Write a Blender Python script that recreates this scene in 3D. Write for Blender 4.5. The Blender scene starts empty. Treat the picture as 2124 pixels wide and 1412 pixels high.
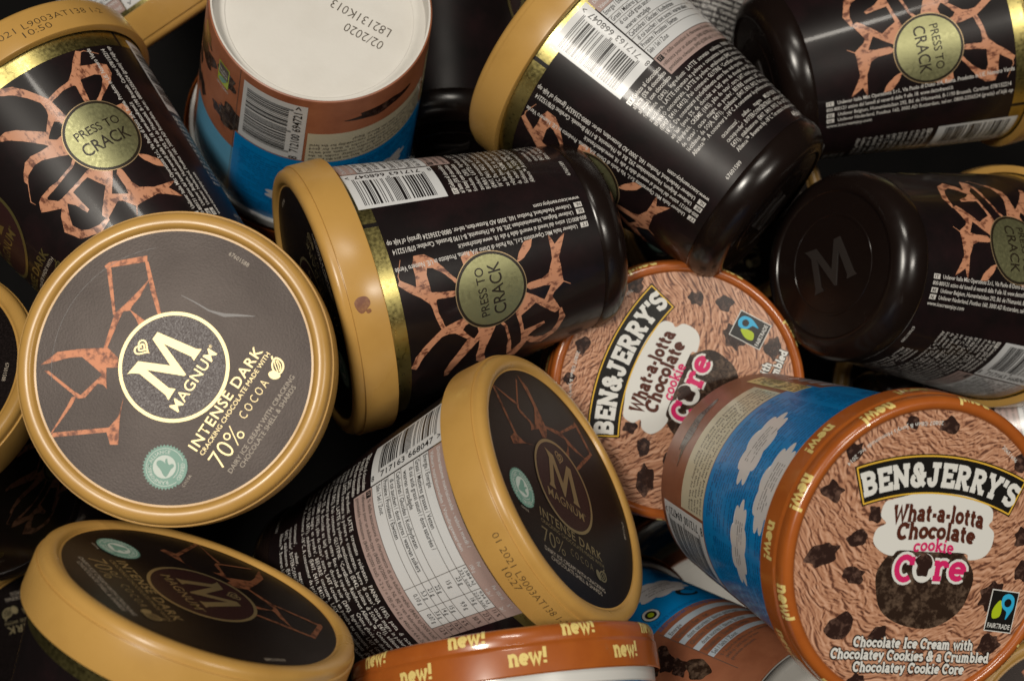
import bpy, bmesh, math, random
import numpy as np
from mathutils import Matrix, Vector
from mathutils.geometry import tessellate_polygon

# ------------------------------------------------------------------ camera, world, lamps, exposure
scene = bpy.context.scene
H = 0.80                                   # camera height above the freezer floor (m)
cam_data = bpy.data.cameras.new("camera")
cam_data.sensor_width = 36.0
cam_data.lens = 50.0
cam_data.clip_start = 0.01
cam_data.clip_end = 50.0
cam_data.dof.use_dof = True
cam_data.dof.focus_distance = 0.475
cam_data.dof.aperture_fstop = 13.0
cam = bpy.data.objects.new("camera", cam_data)
cam.location = (0, 0, H)
scene.collection.objects.link(cam)
scene.camera = cam

world = bpy.data.worlds.new("World")
scene.world = world
world.use_nodes = True
world.node_tree.nodes["Background"].inputs[0].default_value = (1.0, 0.90, 0.78, 1)
world.node_tree.nodes["Background"].inputs[1].default_value = 0.010

def lamp(name, loc, target, size, power, col):
    d = bpy.data.lights.new(name, 'AREA')
    d.shape = 'RECTANGLE'
    d.size, d.size_y = size
    d.energy = power
    d.color = col
    o = bpy.data.objects.new(name, d)
    o.location = loc
    o.rotation_euler = (Vector(target) - Vector(loc)).to_track_quat('-Z', 'Y').to_euler()
    scene.collection.objects.link(o)
    return o
lamp("ceiling_lamp", (-0.42, 0.30, 1.95), (-0.05, 0, 0.35), (0.30, 0.30), 18.5, (1.0, 0.93, 0.82))
lamp("ceiling_lamp", (0.95, 0.15, 1.75), (0.05, 0, 0.35), (0.14, 0.40), 8, (1.0, 0.93, 0.82))
lamp("ceiling_lamp", (0.15, 1.15, 1.85), (0.0, 0, 0.35), (0.45, 0.14), 6.5, (1.0, 0.93, 0.82))

vs = scene.view_settings
vs.view_transform = 'Standard'
vs.look = 'None'
vs.exposure = 0.0
vs.gamma = 1.0
vs.use_curve_mapping = False

# ------------------------------------------------------------------ materials
def mat(name, col, rough=0.5, metal=0.0, coat=0.0, coat_rough=0.1, spec=0.5, noise=None, bump=None, mix=None, sub=0.0, aniso=None):
    m = bpy.data.materials.new(name)
    m.use_nodes = True
    nt = m.node_tree
    b = nt.nodes["Principled BSDF"]
    b.inputs["Base Color"].default_value = (*col, 1)
    b.inputs["Roughness"].default_value = rough
    b.inputs["Metallic"].default_value = metal
    b.inputs["Coat Weight"].default_value = coat
    b.inputs["Coat Roughness"].default_value = coat_rough
    b.inputs["Specular IOR Level"].default_value = spec
    if sub:
        b.inputs["Subsurface Weight"].default_value = sub
        b.inputs["Subsurface Radius"].default_value = (0.004, 0.002, 0.0008)
        b.inputs["Subsurface Scale"].default_value = 0.5
    tc = nt.nodes.new("ShaderNodeTexCoord")
    if mix:                                  # (colour2, scale, lo, hi, stretch)
        n = nt.nodes.new("ShaderNodeTexNoise")
        n.inputs["Scale"].default_value = mix[1]
        n.inputs["Detail"].default_value = 5
        n.inputs["Roughness"].default_value = 0.62
        mp = nt.nodes.new("ShaderNodeMapping")
        mp.inputs["Scale"].default_value = mix[4] if len(mix) > 4 else (1, 1, 1)
        r = nt.nodes.new("ShaderNodeValToRGB")
        r.color_ramp.elements[0].position = mix[2]
        r.color_ramp.elements[1].position = mix[3]
        r.color_ramp.elements[0].color = (*col, 1)
        r.color_ramp.elements[1].color = (*mix[0], 1)
        nt.links.new(tc.outputs["Object"], mp.inputs[0])
        nt.links.new(mp.outputs[0], n.inputs["Vector"])
        nt.links.new(n.outputs["Fac"], r.inputs[0])
        nt.links.new(r.outputs[0], b.inputs["Base Color"])
    if noise:                                # roughness variation (scale, lo, hi)
        n = nt.nodes.new("ShaderNodeTexNoise")
        n.inputs["Scale"].default_value = noise[0]
        n.inputs["Detail"].default_value = 4
        mr = nt.nodes.new("ShaderNodeMapRange")
        mr.inputs[1].default_value, mr.inputs[2].default_value = 0.3, 0.7
        mr.inputs[3].default_value, mr.inputs[4].default_value = noise[1], noise[2]
        nt.links.new(tc.outputs["Object"], n.inputs["Vector"])
        nt.links.new(n.outputs["Fac"], mr.inputs[0])
        nt.links.new(mr.outputs[0], b.inputs["Roughness"])
    if bump:                                 # (scale, strength, distance)
        n = nt.nodes.new("ShaderNodeTexNoise")
        n.inputs["Scale"].default_value = bump[0]
        n.inputs["Detail"].default_value = 3
        bp = nt.nodes.new("ShaderNodeBump")
        bp.inputs["Strength"].default_value = bump[1]
        bp.inputs["Distance"].default_value = bump[2]
        nt.links.new(tc.outputs["Object"], n.inputs["Vector"])
        nt.links.new(n.outputs["Fac"], bp.inputs["Height"])
        nt.links.new(bp.outputs[0], b.inputs["Normal"])
    return m

M = {}
M['gold_plastic'] = mat("gold_plastic", (0.51, 0.292, 0.078), 0.33, spec=0.5, noise=(45, 0.25, 0.40),
                        mix=((0.42, 0.232, 0.058), 34, 0.42, 0.80), bump=(90, 0.03, 0.0003))
M['foil'] = mat("gold_foil", (0.62, 0.53, 0.20), 0.28, metal=1.0, bump=(2600, 0.12, 0.00008), noise=(900, 0.26, 0.40))
M['film'] = mat("dark_printed_film", (0.008, 0.0052, 0.0056), 0.36, spec=0.26, coat=0.24, coat_rough=0.09, noise=(60, 0.32, 0.40),
                mix=((0.018, 0.008, 0.009), 45, 0.45, 0.7))
M['film_band'] = mat("dark_seam", (0.006, 0.004, 0.004), 0.4)
M['cap'] = mat("dark_brown_plastic", (0.009, 0.0052, 0.0042), 0.24, spec=0.45, noise=(160, 0.20, 0.28))
M['cap_matte'] = mat("embossed_plastic", (0.022, 0.017, 0.015), 0.5)
M['disc'] = mat("dark_lid_card", (0.004, 0.0028, 0.0028), 0.36, spec=0.25, noise=(40, 0.345, 0.385), bump=(1500, 0.35, 0.00008),
                mix=((0.016, 0.011, 0.011), 1400, 0.42, 0.66))
for _m in (M['disc'],):
    _m.node_tree.nodes['Principled BSDF'].inputs['Specular Tint'].default_value = (1.0, 0.86, 0.80, 1)
M['maroon'] = mat("maroon_print", (0.026, 0.009, 0.009), 0.42, spec=0.40, noise=(2000, 0.34, 0.5), bump=(1800, 0.25, 0.00008))
M['gold_ink'] = mat("gold_foil_print", (0.60, 0.50, 0.285), 0.50, metal=1.0, bump=(3000, 0.2, 0.00005))
M['gold_ink2'] = mat("gold_print_on_film", (0.40, 0.34, 0.13), 0.38, metal=0.9)
M['cream_ink'] = mat("cream_print", (0.42, 0.36, 0.29), 0.5)
M['badge'] = mat("badge_gold", (0.37, 0.365, 0.19), 0.40, metal=0.85, bump=(2200, 0.14, 0.00009), noise=(800, 0.34, 0.50))
M['badge_ink'] = mat("badge_ink", (0.018, 0.012, 0.006), 0.4)
M['badge_rim'] = mat("badge_rim", (0.50, 0.36, 0.20), 0.4, metal=0.6)
M['crack'] = mat("chocolate_crack_picture", (0.55, 0.255, 0.145), 0.34, coat=0.18, coat_rough=0.14,
                 mix=((0.15, 0.052, 0.03), 480, 0.50, 0.61, (1, 1, 0.6)))
M['lid_crack'] = mat("lid_crack_picture", (0.30, 0.115, 0.055), 0.46, metal=0.45, mix=((0.09, 0.03, 0.016), 460, 0.46, 0.62))
M['white_ink'] = mat("white_print", (0.62, 0.60, 0.57), 0.34, coat=0.2)
M['white_panel'] = mat("white_panel", (0.64, 0.65, 0.66), 0.33, coat=0.18, coat_rough=0.14)
M['stripe'] = mat("pale_blue_stripe", (0.46, 0.53, 0.60), 0.3, coat=0.3)
M['pink_panel'] = mat("greyish_pink_panel", (0.40, 0.29, 0.265), 0.33, coat=0.18, coat_rough=0.14)
M['black_ink'] = mat("black_print", (0.012, 0.010, 0.010), 0.35, coat=0.2)
M['code_panel'] = mat("blank_panel", (0.34, 0.33, 0.32), 0.4)
M['seal_green'] = mat("seal_green", (0.17, 0.33, 0.27), 0.5)
M['seal_white'] = mat("seal_white", (0.55, 0.62, 0.57), 0.5)
M['band'] = mat("orange_lid_band", (0.39, 0.102, 0.016), 0.28, coat=0.5, coat_rough=0.08, mix=((0.33, 0.080, 0.013), 110, 0.35, 0.75),
                bump=(70, 0.08, 0.0006))
M['yellow_ink'] = mat("pale_yellow_print", (0.78, 0.62, 0.22), 0.25, coat=0.8, coat_rough=0.06)
M['flange'] = mat("white_plastic_flange", (0.62, 0.62, 0.60), 0.25, coat=0.3)
M['paper'] = mat("white_card", (0.68, 0.66, 0.62), 0.65, mix=((0.60, 0.575, 0.53), 28, 0.40, 0.75), bump=(700, 0.25, 0.00012))
M['tub_brown'] = mat("brown_tub_print", (0.32, 0.115, 0.055), 0.45, coat=0.10, coat_rough=0.2, mix=((0.22, 0.070, 0.032), 55, 0.4, 0.7))
M['blue'] = mat("blue_print", (0.0, 0.235, 0.60), 0.32, coat=0.3, coat_rough=0.12, mix=((0.0, 0.20, 0.53), 70, 0.4, 0.7))
M['sky_blue'] = mat("light_blue_print", (0.14, 0.42, 0.64), 0.28, coat=0.5, coat_rough=0.10)
M['blue_ink'] = mat("dark_blue_print", (0.002, 0.11, 0.32), 0.3, coat=0.5)
M['cloud'] = mat("grey_white_cloud_print", (0.66, 0.64, 0.64), 0.3, coat=0.5, coat_rough=0.1)
M['cream_panel'] = mat("cream_text_panel", (0.60, 0.555, 0.41), 0.3, coat=0.5, coat_rough=0.1)
M['yellow_panel'] = mat("yellow_panel", (0.66, 0.55, 0.22), 0.3, coat=0.5, coat_rough=0.1)
M['grey_ink'] = mat("grey_print", (0.09, 0.075, 0.065), 0.35, coat=0.3)
M['cloud_ink'] = mat("grey_cloud_print", (0.22, 0.20, 0.20), 0.35)
M['chunk'] = mat("chocolate_chunk_picture", (0.028, 0.013, 0.010), 0.25, coat=0.6, coat_rough=0.08, mix=((0.17, 0.095, 0.07), 420, 0.50, 0.74))
M['cookie'] = mat("dark_cookie_picture", (0.026, 0.014, 0.009), 0.25, coat=0.6, coat_rough=0.08, mix=((0.19, 0.125, 0.085), 330, 0.48, 0.78))
M['black'] = mat("black_banner", (0.010, 0.009, 0.008), 0.25, coat=0.6, coat_rough=0.08)
M['banner_gold'] = mat("banner_yellow", (0.72, 0.44, 0.05), 0.25, coat=0.6, coat_rough=0.08)
M['letter_white'] = mat("white_lettering", (0.70, 0.70, 0.67), 0.25, coat=0.6, coat_rough=0.08)
M['brown_ink'] = mat("brown_lettering", (0.085, 0.022, 0.012), 0.25, coat=0.6, coat_rough=0.08)
M['magenta'] = mat("magenta_lettering", (0.62, 0.022, 0.135), 0.25, coat=0.6, coat_rough=0.08)
M['cyan'] = mat("cyan_print", (0.03, 0.40, 0.68), 0.25, coat=0.6, coat_rough=0.08)
M['lime'] = mat("lime_print", (0.40, 0.52, 0.015), 0.25, coat=0.6, coat_rough=0.08)
M['date_ink'] = mat("date_ink", (0.045, 0.028, 0.012), 0.5)
M['stain'] = mat("chocolate_stain", (0.17, 0.052, 0.018), 0.4, mix=((0.34, 0.16, 0.05), 350, 0.42, 0.72))
M['scuff'] = mat("scuff_mark", (0.26, 0.25, 0.25), 0.6)
M['floor'] = mat("dark_freezer_floor", (0.004, 0.004, 0.004), 0.8, spec=0.1, mix=((0.007, 0.006, 0.006), 20, 0.4, 0.7))

def icecream_material():
    m = bpy.data.materials.new("chocolate_ice_cream_picture")
    m.use_nodes = True
    nt = m.node_tree
    N, L = nt.nodes.new, nt.links.new
    b = nt.nodes["Principled BSDF"]
    b.inputs["Roughness"].default_value = 0.28
    b.inputs["Coat Weight"].default_value = 0.6
    b.inputs["Coat Roughness"].default_value = 0.08
    tc = N("ShaderNodeTexCoord")
    big = N("ShaderNodeTexNoise"); big.inputs["Scale"].default_value = 34; big.inputs["Detail"].default_value = 2
    L(tc.outputs["Object"], big.inputs["Vector"])
    off = N("ShaderNodeVectorMath"); off.operation = 'MULTIPLY_ADD'
    off.inputs[1].default_value = (0.018, 0.024, 0.0)
    L(big.outputs["Color"], off.inputs[0]); L(tc.outputs["Object"], off.inputs[2])
    sx = N("ShaderNodeSeparateXYZ"); L(tc.outputs["Object"], sx.inputs[0])
    an = N("ShaderNodeMath"); an.operation = 'MULTIPLY_ADD'; an.inputs[1].default_value = -11.0; an.inputs[2].default_value = 0.10
    L(sx.outputs["X"], an.inputs[0])
    vr = N("ShaderNodeVectorRotate"); vr.rotation_type = 'Z_AXIS'
    L(off.outputs[0], vr.inputs["Vector"]); L(an.outputs[0], vr.inputs["Angle"])
    rot = N("ShaderNodeMapping"); rot.inputs["Scale"].default_value = (210, 470, 1)
    L(vr.outputs[0], rot.inputs[0])
    n1 = N("ShaderNodeTexNoise"); n1.inputs["Scale"].default_value = 1.0; n1.inputs["Detail"].default_value = 2.4; n1.inputs["Roughness"].default_value = 0.55; n1.inputs["Distortion"].default_value = 0.9
    L(rot.outputs[0], n1.inputs["Vector"])
    # printed relief: difference of the ridge pattern with a shifted copy of itself
    sh = N("ShaderNodeVectorMath"); sh.operation = 'ADD'; sh.inputs[1].default_value = (0.10, 0.30, 0)
    L(rot.outputs[0], sh.inputs[0])
    n2 = N("ShaderNodeTexNoise"); n2.inputs["Scale"].default_value = 1.0; n2.inputs["Detail"].default_value = 2.4; n2.inputs["Roughness"].default_value = 0.55; n2.inputs["Distortion"].default_value = 0.9
    L(sh.outputs[0], n2.inputs["Vector"])
    d = N("ShaderNodeMath"); d.operation = 'SUBTRACT'; L(n1.outputs["Fac"], d.inputs[0]); L(n2.outputs["Fac"], d.inputs[1])
    mr = N("ShaderNodeMapRange"); mr.inputs[1].default_value = -0.13; mr.inputs[2].default_value = 0.15
    L(d.outputs[0], mr.inputs[0])
    r = N("ShaderNodeValToRGB")
    e = r.color_ramp.elements
    e[0].position = 0.0; e[0].color = (0.13, 0.052, 0.031, 1)
    e[1].position = 1.0; e[1].color = (0.62, 0.36, 0.24, 1)
    x = e.new(0.20); x.color = (0.30, 0.135, 0.078, 1)
    x = e.new(0.40); x.color = (0.44, 0.215, 0.125, 1)
    x = e.new(0.68); x.color = (0.51, 0.27, 0.165, 1)
    L(mr.outputs[0], r.inputs[0]); L(r.outputs[0], b.inputs["Base Color"])
    return m
M['icecream'] = icecream_material()

# ------------------------------------------------------------------ 2D shapes: (verts Nx2 in mm, faces)
_tmp = bpy.data.curves.new("lettering", 'FONT')
_tmpo = bpy.data.objects.new("lettering", _tmp)
scene.collection.objects.link(_tmpo)
_cache = {}
def raw_text(s, bold=0.0, res=2, width=None, spacing=1.0, line=1.0):
    key = (s, bold, res, width, spacing, line)
    if key in _cache:
        return _cache[key]
    _tmp.body = s
    _tmp.size = 1.0
    _tmp.resolution_u = res
    _tmp.offset = bold
    _tmp.space_character = spacing
    _tmp.space_line = line
    _tmp.fill_mode = 'FRONT' if hasattr(_tmp, 'fill_mode') else _tmp.fill_mode
    if width:
        _tmp.align_x = 'JUSTIFY'
        _tmp.text_boxes[0].width = width
    else:
        _tmp.align_x = 'LEFT'
        _tmp.text_boxes[0].width = 0
    bpy.context.view_layer.update()
    me = _tmpo.to_mesh()
    v = np.array([p.co[:2] for p in me.vertices], float).reshape(-1, 2)
    f = [tuple(p.vertices) for p in me.polygons]
    _tmpo.to_mesh_clear()
    _cache[key] = (v, f)
    return v, f
CAP = raw_text("H")[0][:, 1].max()
def text(s, h, w=None, bold=0.0, res=2, spacing=1.0, xs=0.86):
    v, f = raw_text(s, bold, res, None, spacing)
    v = v.copy()
    if len(v) == 0:
        return v, f
    v[:, 0] -= v[:, 0].min()
    ky = h / CAP
    kx = (w / v[:, 0].max()) if w else ky * xs
    return v * (kx, ky), f
def para(s, h, width, line, xs=0.80, bold=0.004, depth=None):
    """justified paragraph: cap height h, width and line pitch in mm, first baseline at 0"""
    ky = h / CAP; kx = ky * xs
    words_ = s.split(' ')
    while True:
        v, f = raw_text(' '.join(words_), bold, 1, width / kx, 1.0, line / ky)
        v = v * (kx, ky)
        if depth is None or v[:, 1].min() > -depth or len(words_) < 8:
            return v, f
        words_ = words_[:int(len(words_)*.96)]

def poly(pts):
    pts = [tuple(p) for p in pts]
    t = tessellate_polygon([[Vector((x, y, 0)) for x, y in pts]])
    out = []
    a = np.array(pts, float)
    for q in t:
        p0, p1, p2 = a[q[0]], a[q[1]], a[q[2]]
        cr = (p1[0]-p0[0])*(p2[1]-p0[1])-(p1[1]-p0[1])*(p2[0]-p0[0])
        out.append(tuple(q) if cr > 0 else (q[0], q[2], q[1]))
    return a, out
def rect(x0, y0, x1, y1):
    return np.array([(x0, y0), (x1, y0), (x1, y1), (x0, y1)], float), [(0, 1, 2, 3)]
def ellipse(cx, cy, rx, ry=None, n=64, a0=0):
    ry = ry or rx
    t = np.linspace(0, 2*math.pi, n, endpoint=False)
    v = np.stack([cx+rx*np.cos(t), cy+ry*np.sin(t)], 1)
    return np.vstack([v, [[cx, cy]]]), [(i, (i+1) % n, n) for i in range(n)]
def ring(cx, cy, r0, r1, n=72, a0=0.0, a1=360.0):
    full = abs(a1-a0) >= 359.9
    k = n if full else n+1
    t = np.radians(np.linspace(a0, a1, k, endpoint=not full))
    v = np.vstack([np.stack([cx+r*np.cos(t), cy+r*np.sin(t)], 1) for r in (r0, r1)])
    f = []
    for i in range(n):
        j = (i+1) % k
        f.append((i, k+i, k+j, j))
    return v, f
def ribbon(pts, w=None, closed=False):
    """polyline -> ribbon; pts (x,y) with constant w or (x,y,w)"""
    P = np.array([p[:2] for p in pts], float)
    W = np.array([(p[2] if w is None else w) for p in pts], float)/2
    n = len(P)
    off = []
    for i in range(n):
        a = P[i-1] if (i > 0 or closed) else None
        b = P[(i+1) % n] if (i < n-1 or closed) else None
        d1 = (P[i]-a) if a is not None else (b-P[i])
        d2 = (b-P[i]) if b is not None else d1
        d1 = d1/(np.hypot(*d1)+1e-9); d2 = d2/(np.hypot(*d2)+1e-9)
        nn = np.array([-(d1+d2)[1], (d1+d2)[0]])
        L = np.hypot(*nn)
        nn = nn/L if L > 1e-6 else np.array([-d1[1], d1[0]])
        c = max(0.55, nn @ np.array([-d1[1], d1[0]]))
        off.append(nn/c*W[i])
    off = np.array(off)
    v = np.vstack([P-off, P+off])
    f = [(i, (i+1) % n, n+(i+1) % n, n+i) for i in range(n if closed else n-1)]
    return v, f
def smooth(pts, n=6):
    P = np.array(pts, float); m = len(P); out = []
    for i in range(m):
        p0, p1, p2, p3 = P[i-1], P[i], P[(i+1) % m], P[(i+2) % m]
        for t in np.linspace(0, 1, n, endpoint=False):
            out.append(0.5*((2*p1)+(-p0+p2)*t+(2*p0-5*p1+4*p2-p3)*t*t+(-p0+3*p1-3*p2+p3)*t**3))
    return [tuple(p) for p in out]
def tr(s, dx=0, dy=0, rot=0, k=1.0, kx=None):
    v, f = s
    v = v*((kx or k), k)
    c, q = math.cos(math.radians(rot)), math.sin(math.radians(rot))
    v = np.stack([v[:, 0]*c-v[:, 1]*q+dx, v[:, 0]*q+v[:, 1]*c+dy], 1) if len(v) else v
    return v, f
def arcmap(s, cx, cy, R, a_mid=90.0, flip=False):
    """bend a flat shape (x along the arc, y outward) on a circle; x=0 sits at a_mid"""
    v, f = s
    a = math.radians(a_mid)+(v[:, 0]/R if flip else -v[:, 0]/R)
    r = R-v[:, 1] if flip else R+v[:, 1]
    return np.stack([cx+r*np.cos(a), cy+r*np.sin(a)], 1), f
def width(s):
    return s[0][:, 0].max()-s[0][:, 0].min()

# ---- slab lettering drawn from strokes (cap height 1)
def arc(cx, cy, rx, ry, a0, a1, n=9):
    return [(cx+rx*math.cos(math.radians(a)), cy+ry*math.sin(math.radians(a))) for a in np.linspace(a0, a1, n)]
G = {}
G['o'] = (.70, [arc(.35, .34, .25, .27, 0, 340, 17)+['c']])
G['c'] = (.62, [arc(.34, .34, .25, .27, 42, 318, 12), [(.53, .62), (.53, .47)]])
G['e'] = (.66, [arc(.34, .34, .25, .27, 0, 315, 13), [(.12, .345), (.60, .345)]])
G['a'] = (.66, [arc(.29, .20, .19, .15, 0, 340, 13)+['c'], arc(.29, .45, .20, .18, 160, 0, 7)+[(.49, .05)], [(.42, .045), (.66, .045)]])
G['h'] = (.74, [[(.16, 0), (.16, 1)], arc(.36, .40, .20, .23, 180, 0, 8)+[(.56, 0)], [(.02, .05), (.31, .05)], [(.43, .05), (.72, .05)], [(.01, .95), (.2, .95)]])
G['n'] = (.74, [[(.16, 0), (.16, .66)], arc(.36, .40, .20, .23, 180, 0, 8)+[(.56, 0)], [(.02, .05), (.31, .05)], [(.43, .05), (.72, .05)], [(.01, .61), (.2, .61)]])
G['m'] = (1.08, [[(.16, 0), (.16, .66)], arc(.33, .42, .17, .21, 180, 0, 8)+[(.50, 0)], arc(.67, .42, .17, .21, 180, 0, 8)+[(.84, 0)], [(.02, .05), (.29, .05)], [(.38, .05), (.62, .05)], [(.72, .05), (1.0, .05)], [(.01, .61), (.2, .61)]])
G['t'] = (.50, [[(.23, .92), (.23, .2)]+arc(.36, .19, .13, .13, 180, 300, 5), [(.03, .61), (.46, .61)]])
G['l'] = (.38, [[(.19, 0), (.19, 1)], [(.04, .95), (.22, .95)], [(.03, .05), (.35, .05)]])
G['i'] = (.38, [[(.19, 0), (.19, .66)], [(.04, .61), (.22, .61)], [(.03, .05), (.35, .05)], [(.19, .80), (.19, .98)]])
G['k'] = (.72, [[(.16, 0), (.16, 1)], [(.16, .26), (.52, .62)], [(.30, .40), (.58, .02)], [(.02, .05), (.31, .05)], [(.46, .05), (.72, .05)], [(.01, .95), (.2, .95)], [(.40, .62), (.66, .62)]])
G['r'] = (.58, [[(.16, 0), (.16, .66)], arc(.37, .38, .21, .24, 175, 55, 6), [(.49, .62), (.49, .46)], [(.02, .05), (.34, .05)], [(.01, .61), (.2, .61)]])
G['s'] = (.58, [arc(.28, .48, .18, .14, 30, 260, 8)+arc(.28, .19, .20, .15, 85, -150, 9)])
G['u'] = (.74, [[(.16, .62), (.16, .24)]+arc(.34, .22, .18, .18, 180, 360, 8)+[(.52, .64)], [(.52, .3), (.52, .04), (.70, .04)], [(.02, .61), (.2, .61)], [(.40, .61), (.56, .61)]])
G['b'] = (.72, [[(.16, 0), (.16, 1)], arc(.38, .32, .22, .27, 0, 340, 14)+['c'], [(.01, .95), (.2, .95)]])
G['d'] = (.74, [[(.54, 0), (.54, 1)], arc(.32, .32, .22, .27, 0, 340, 14)+['c'], [(.40, .95), (.58, .95)], [(.5, .05), (.72, .05)]])
G['y'] = (.70, [[(.12, .62), (.36, .06)], [(.60, .62), (.30, -.14), (.12, -.2)], [(.0, .61), (.26, .61)], [(.46, .61), (.70, .61)]])
G['w'] = (.96, [[(.12, .62), (.30, .03), (.48, .58), (.66, .03), (.84, .62)], [(.0, .61), (.26, .61)], [(.70, .61), (.96, .61)]])
G['-'] = (.44, [[(.06, .34), (.38, .34)]])
G['!'] = (.34, [[(.16, .32), (.19, 1.0)], [(.14, .0), (.15, .17)]])
G["'"] = (.26, [[(.12, .68), (.15, 1.02)]])
G[' '] = (.36, [])
G['C'] = (.86, [arc(.45, .5, .35, .43, 48, 312, 14), [(.72, .96), (.72, .64)]])
G['I'] = (.48, [[(.24, 0), (.24, 1)], [(.05, .95), (.43, .95)], [(.05, .05), (.43, .05)]])
G['W'] = (1.22, [[(.14, .98), (.36, .03), (.60, .85), (.84, .03), (1.06, .98)], [(.0, .95), (.30, .95)], [(.90, .95), (1.2, .95)]])
G['B'] = (.84, [[(.20, 0), (.20, 1)], [(.04, .93), (.42, .93)]+arc(.46, .73, .22, .20, 80, -80, 6)+[(.25, .52)], [(.04, .07), (.46, .07)]+arc(.48, .28, .25, .21, -80, 80, 6)+[(.25, .50)]])
G['E'] = (.80, [[(.20, 0), (.20, 1)], [(.04, .93), (.70, .93), (.70, .70)], [(.04, .07), (.72, .07), (.72, .32)], [(.2, .50), (.54, .50)], [(.54, .38), (.54, .62)]])
G['N'] = (.96, [[(.19, 0), (.19, 1)], [(.76, 0), (.76, 1)], [(.14, .97), (.80, .05)], [(.02, .93), (.25, .93)], [(.02, .07), (.36, .07)], [(.58, .93), (.94, .93)]])
G['J'] = (.74, [[(.46, 1), (.46, .28)]+arc(.29, .26, .18, .20, 0, -170, 8)+[(.10, .36)], [(.22, .93), (.70, .93)]])
G['R'] = (.90, [[(.20, 0), (.20, 1)], [(.04, .93), (.42, .93)]+arc(.46, .71, .22, .22, 80, -80, 6)+[(.25, .49)], [(.42, .48), (.70, .05)], [(.04, .07), (.38, .07)], [(.58, .07), (.90, .07)]])
G['Y'] = (.88, [[(.16, .95), (.44, .46), (.72, .95)], [(.44, .5), (.44, 0)], [(.0, .93), (.34, .93)], [(.56, .93), (.88, .93)], [(.24, .07), (.64, .07)]])
G['S'] = (.76, [arc(.37, .71, .24, .21, 30, 260, 9)+arc(.37, .27, .26, .22, 85, -150, 10), [(.64, .98), (.62, .70)], [(.10, .02), (.12, .32)]])
G['&'] = (.92, [arc(.42, .75, .17, .19, -60, 260, 11)+[(.50, .30), (.82, .02)], arc(.36, .27, .26, .22, 120, 360, 10)+[(.72, .50)], [(.56, .50), (.86, .50)]])
def slab(s, h, t=0.17, w=None, track=0.03):
    """list of stroke ribbons of a slab-lettered word"""
    pieces = []; x = 0
    for ch in s:
        gw, st = G[ch]
        for q in st:
            closed = q[-1] == 'c'
            pts = [(p[0]+x, p[1]) for p in q if p != 'c']
            tt = t*0.92 if ch.islower() else t
            pieces.append(ribbon(pts, tt, closed))
        x += gw+track
    kx = (w/x) if w else h
    return [tr(p, k=h, kx=kx) for p in pieces], x*kx

# ------------------------------------------------------------------ sheets of print laid on a surface
class Sheet:
    """collects flat shapes in mm and lays them on a cylinder/cone or a disc as one multi-material mesh"""
    def __init__(self):
        self.items = []
        self.k = 0
    def add(self, s, m, layer=1, cut=False):
        if len(s[0]):
            self.items.append((s[0], s[1], m, layer+0.02*(self.k % 40)))
            self.k += 1
    def addall(self, L, m, layer=1, cut=False):
        for s in L:
            self.add(s, m, layer, cut)
    def build(self, name, mapf, step=None, ystep=None):
        mats = []
        bm = bmesh.new()
        for v, f, m, layer in self.items:
            if m not in mats:
                mats.append(m)
            mi = mats.index(m)
            b2 = bmesh.new()
            vs_ = [b2.verts.new((p[0], p[1], 0)) for p in v]
            for q in f:
                try:
                    b2.faces.new([vs_[i] for i in q])
                except ValueError:
                    pass
            if step:
                big = max([max(e.calc_length() for e in fa.edges) for fa in b2.faces] or [0])
                if big > step*1.2:
                    x0, x1 = v[:, 0].min(), v[:, 0].max()
                    x = math.floor(x0/step)*step+step
                    while x < x1:
                        bmesh.ops.bisect_plane(b2, geom=b2.verts[:]+b2.edges[:]+b2.faces[:], plane_co=(x, 0, 0), plane_no=(1, 0, 0), dist=1e-5)
                        x += step
            if ystep:
                y = math.floor(v[:, 1].min()/ystep)*ystep+ystep
                while y < v[:, 1].max():
                    bmesh.ops.bisect_plane(b2, geom=b2.verts[:]+b2.edges[:]+b2.faces[:], plane_co=(0, y, 0), plane_no=(0, 1, 0), dist=1e-5)
                    y += ystep
            b2.verts.index_update()
            nv = [bm.verts.new(mapf(p.co.x, p.co.y, layer)) for p in b2.verts]
            for fa in b2.faces:
                idx = [p.index for p in fa.verts]
                try:
                    nf = bm.faces.new([nv[i] for i in idx])
                except ValueError:
                    continue
                if fa.normal.z < 0:
                    nf.normal_flip()
                nf.material_index = mi
                nf.smooth = True
            b2.free()
        me = bpy.data.meshes.new(name)
        bm.to_mesh(me)
        bm.free()
        for m in mats:
            me.materials.append(M[m])
        return me
LAY = 0.07                                   # mm between layers of print
def cone_map(v0, r0, v1, r1, rref, extra=0.0):
    def f(x, y, layer):
        v = -y
        r = r0+(r1-r0)*(v-v0)/(v1-v0)+LAY*layer+0.03+extra
        a = x/rref
        return (r*math.cos(a)/1000, r*math.sin(a)/1000, -v/1000)
    return f
def disc_map(z, sign=1):
    def f(x, y, layer):
        return (x/1000, y/1000, (z+sign*(LAY*layer+0.02))/1000)
    return f
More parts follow.
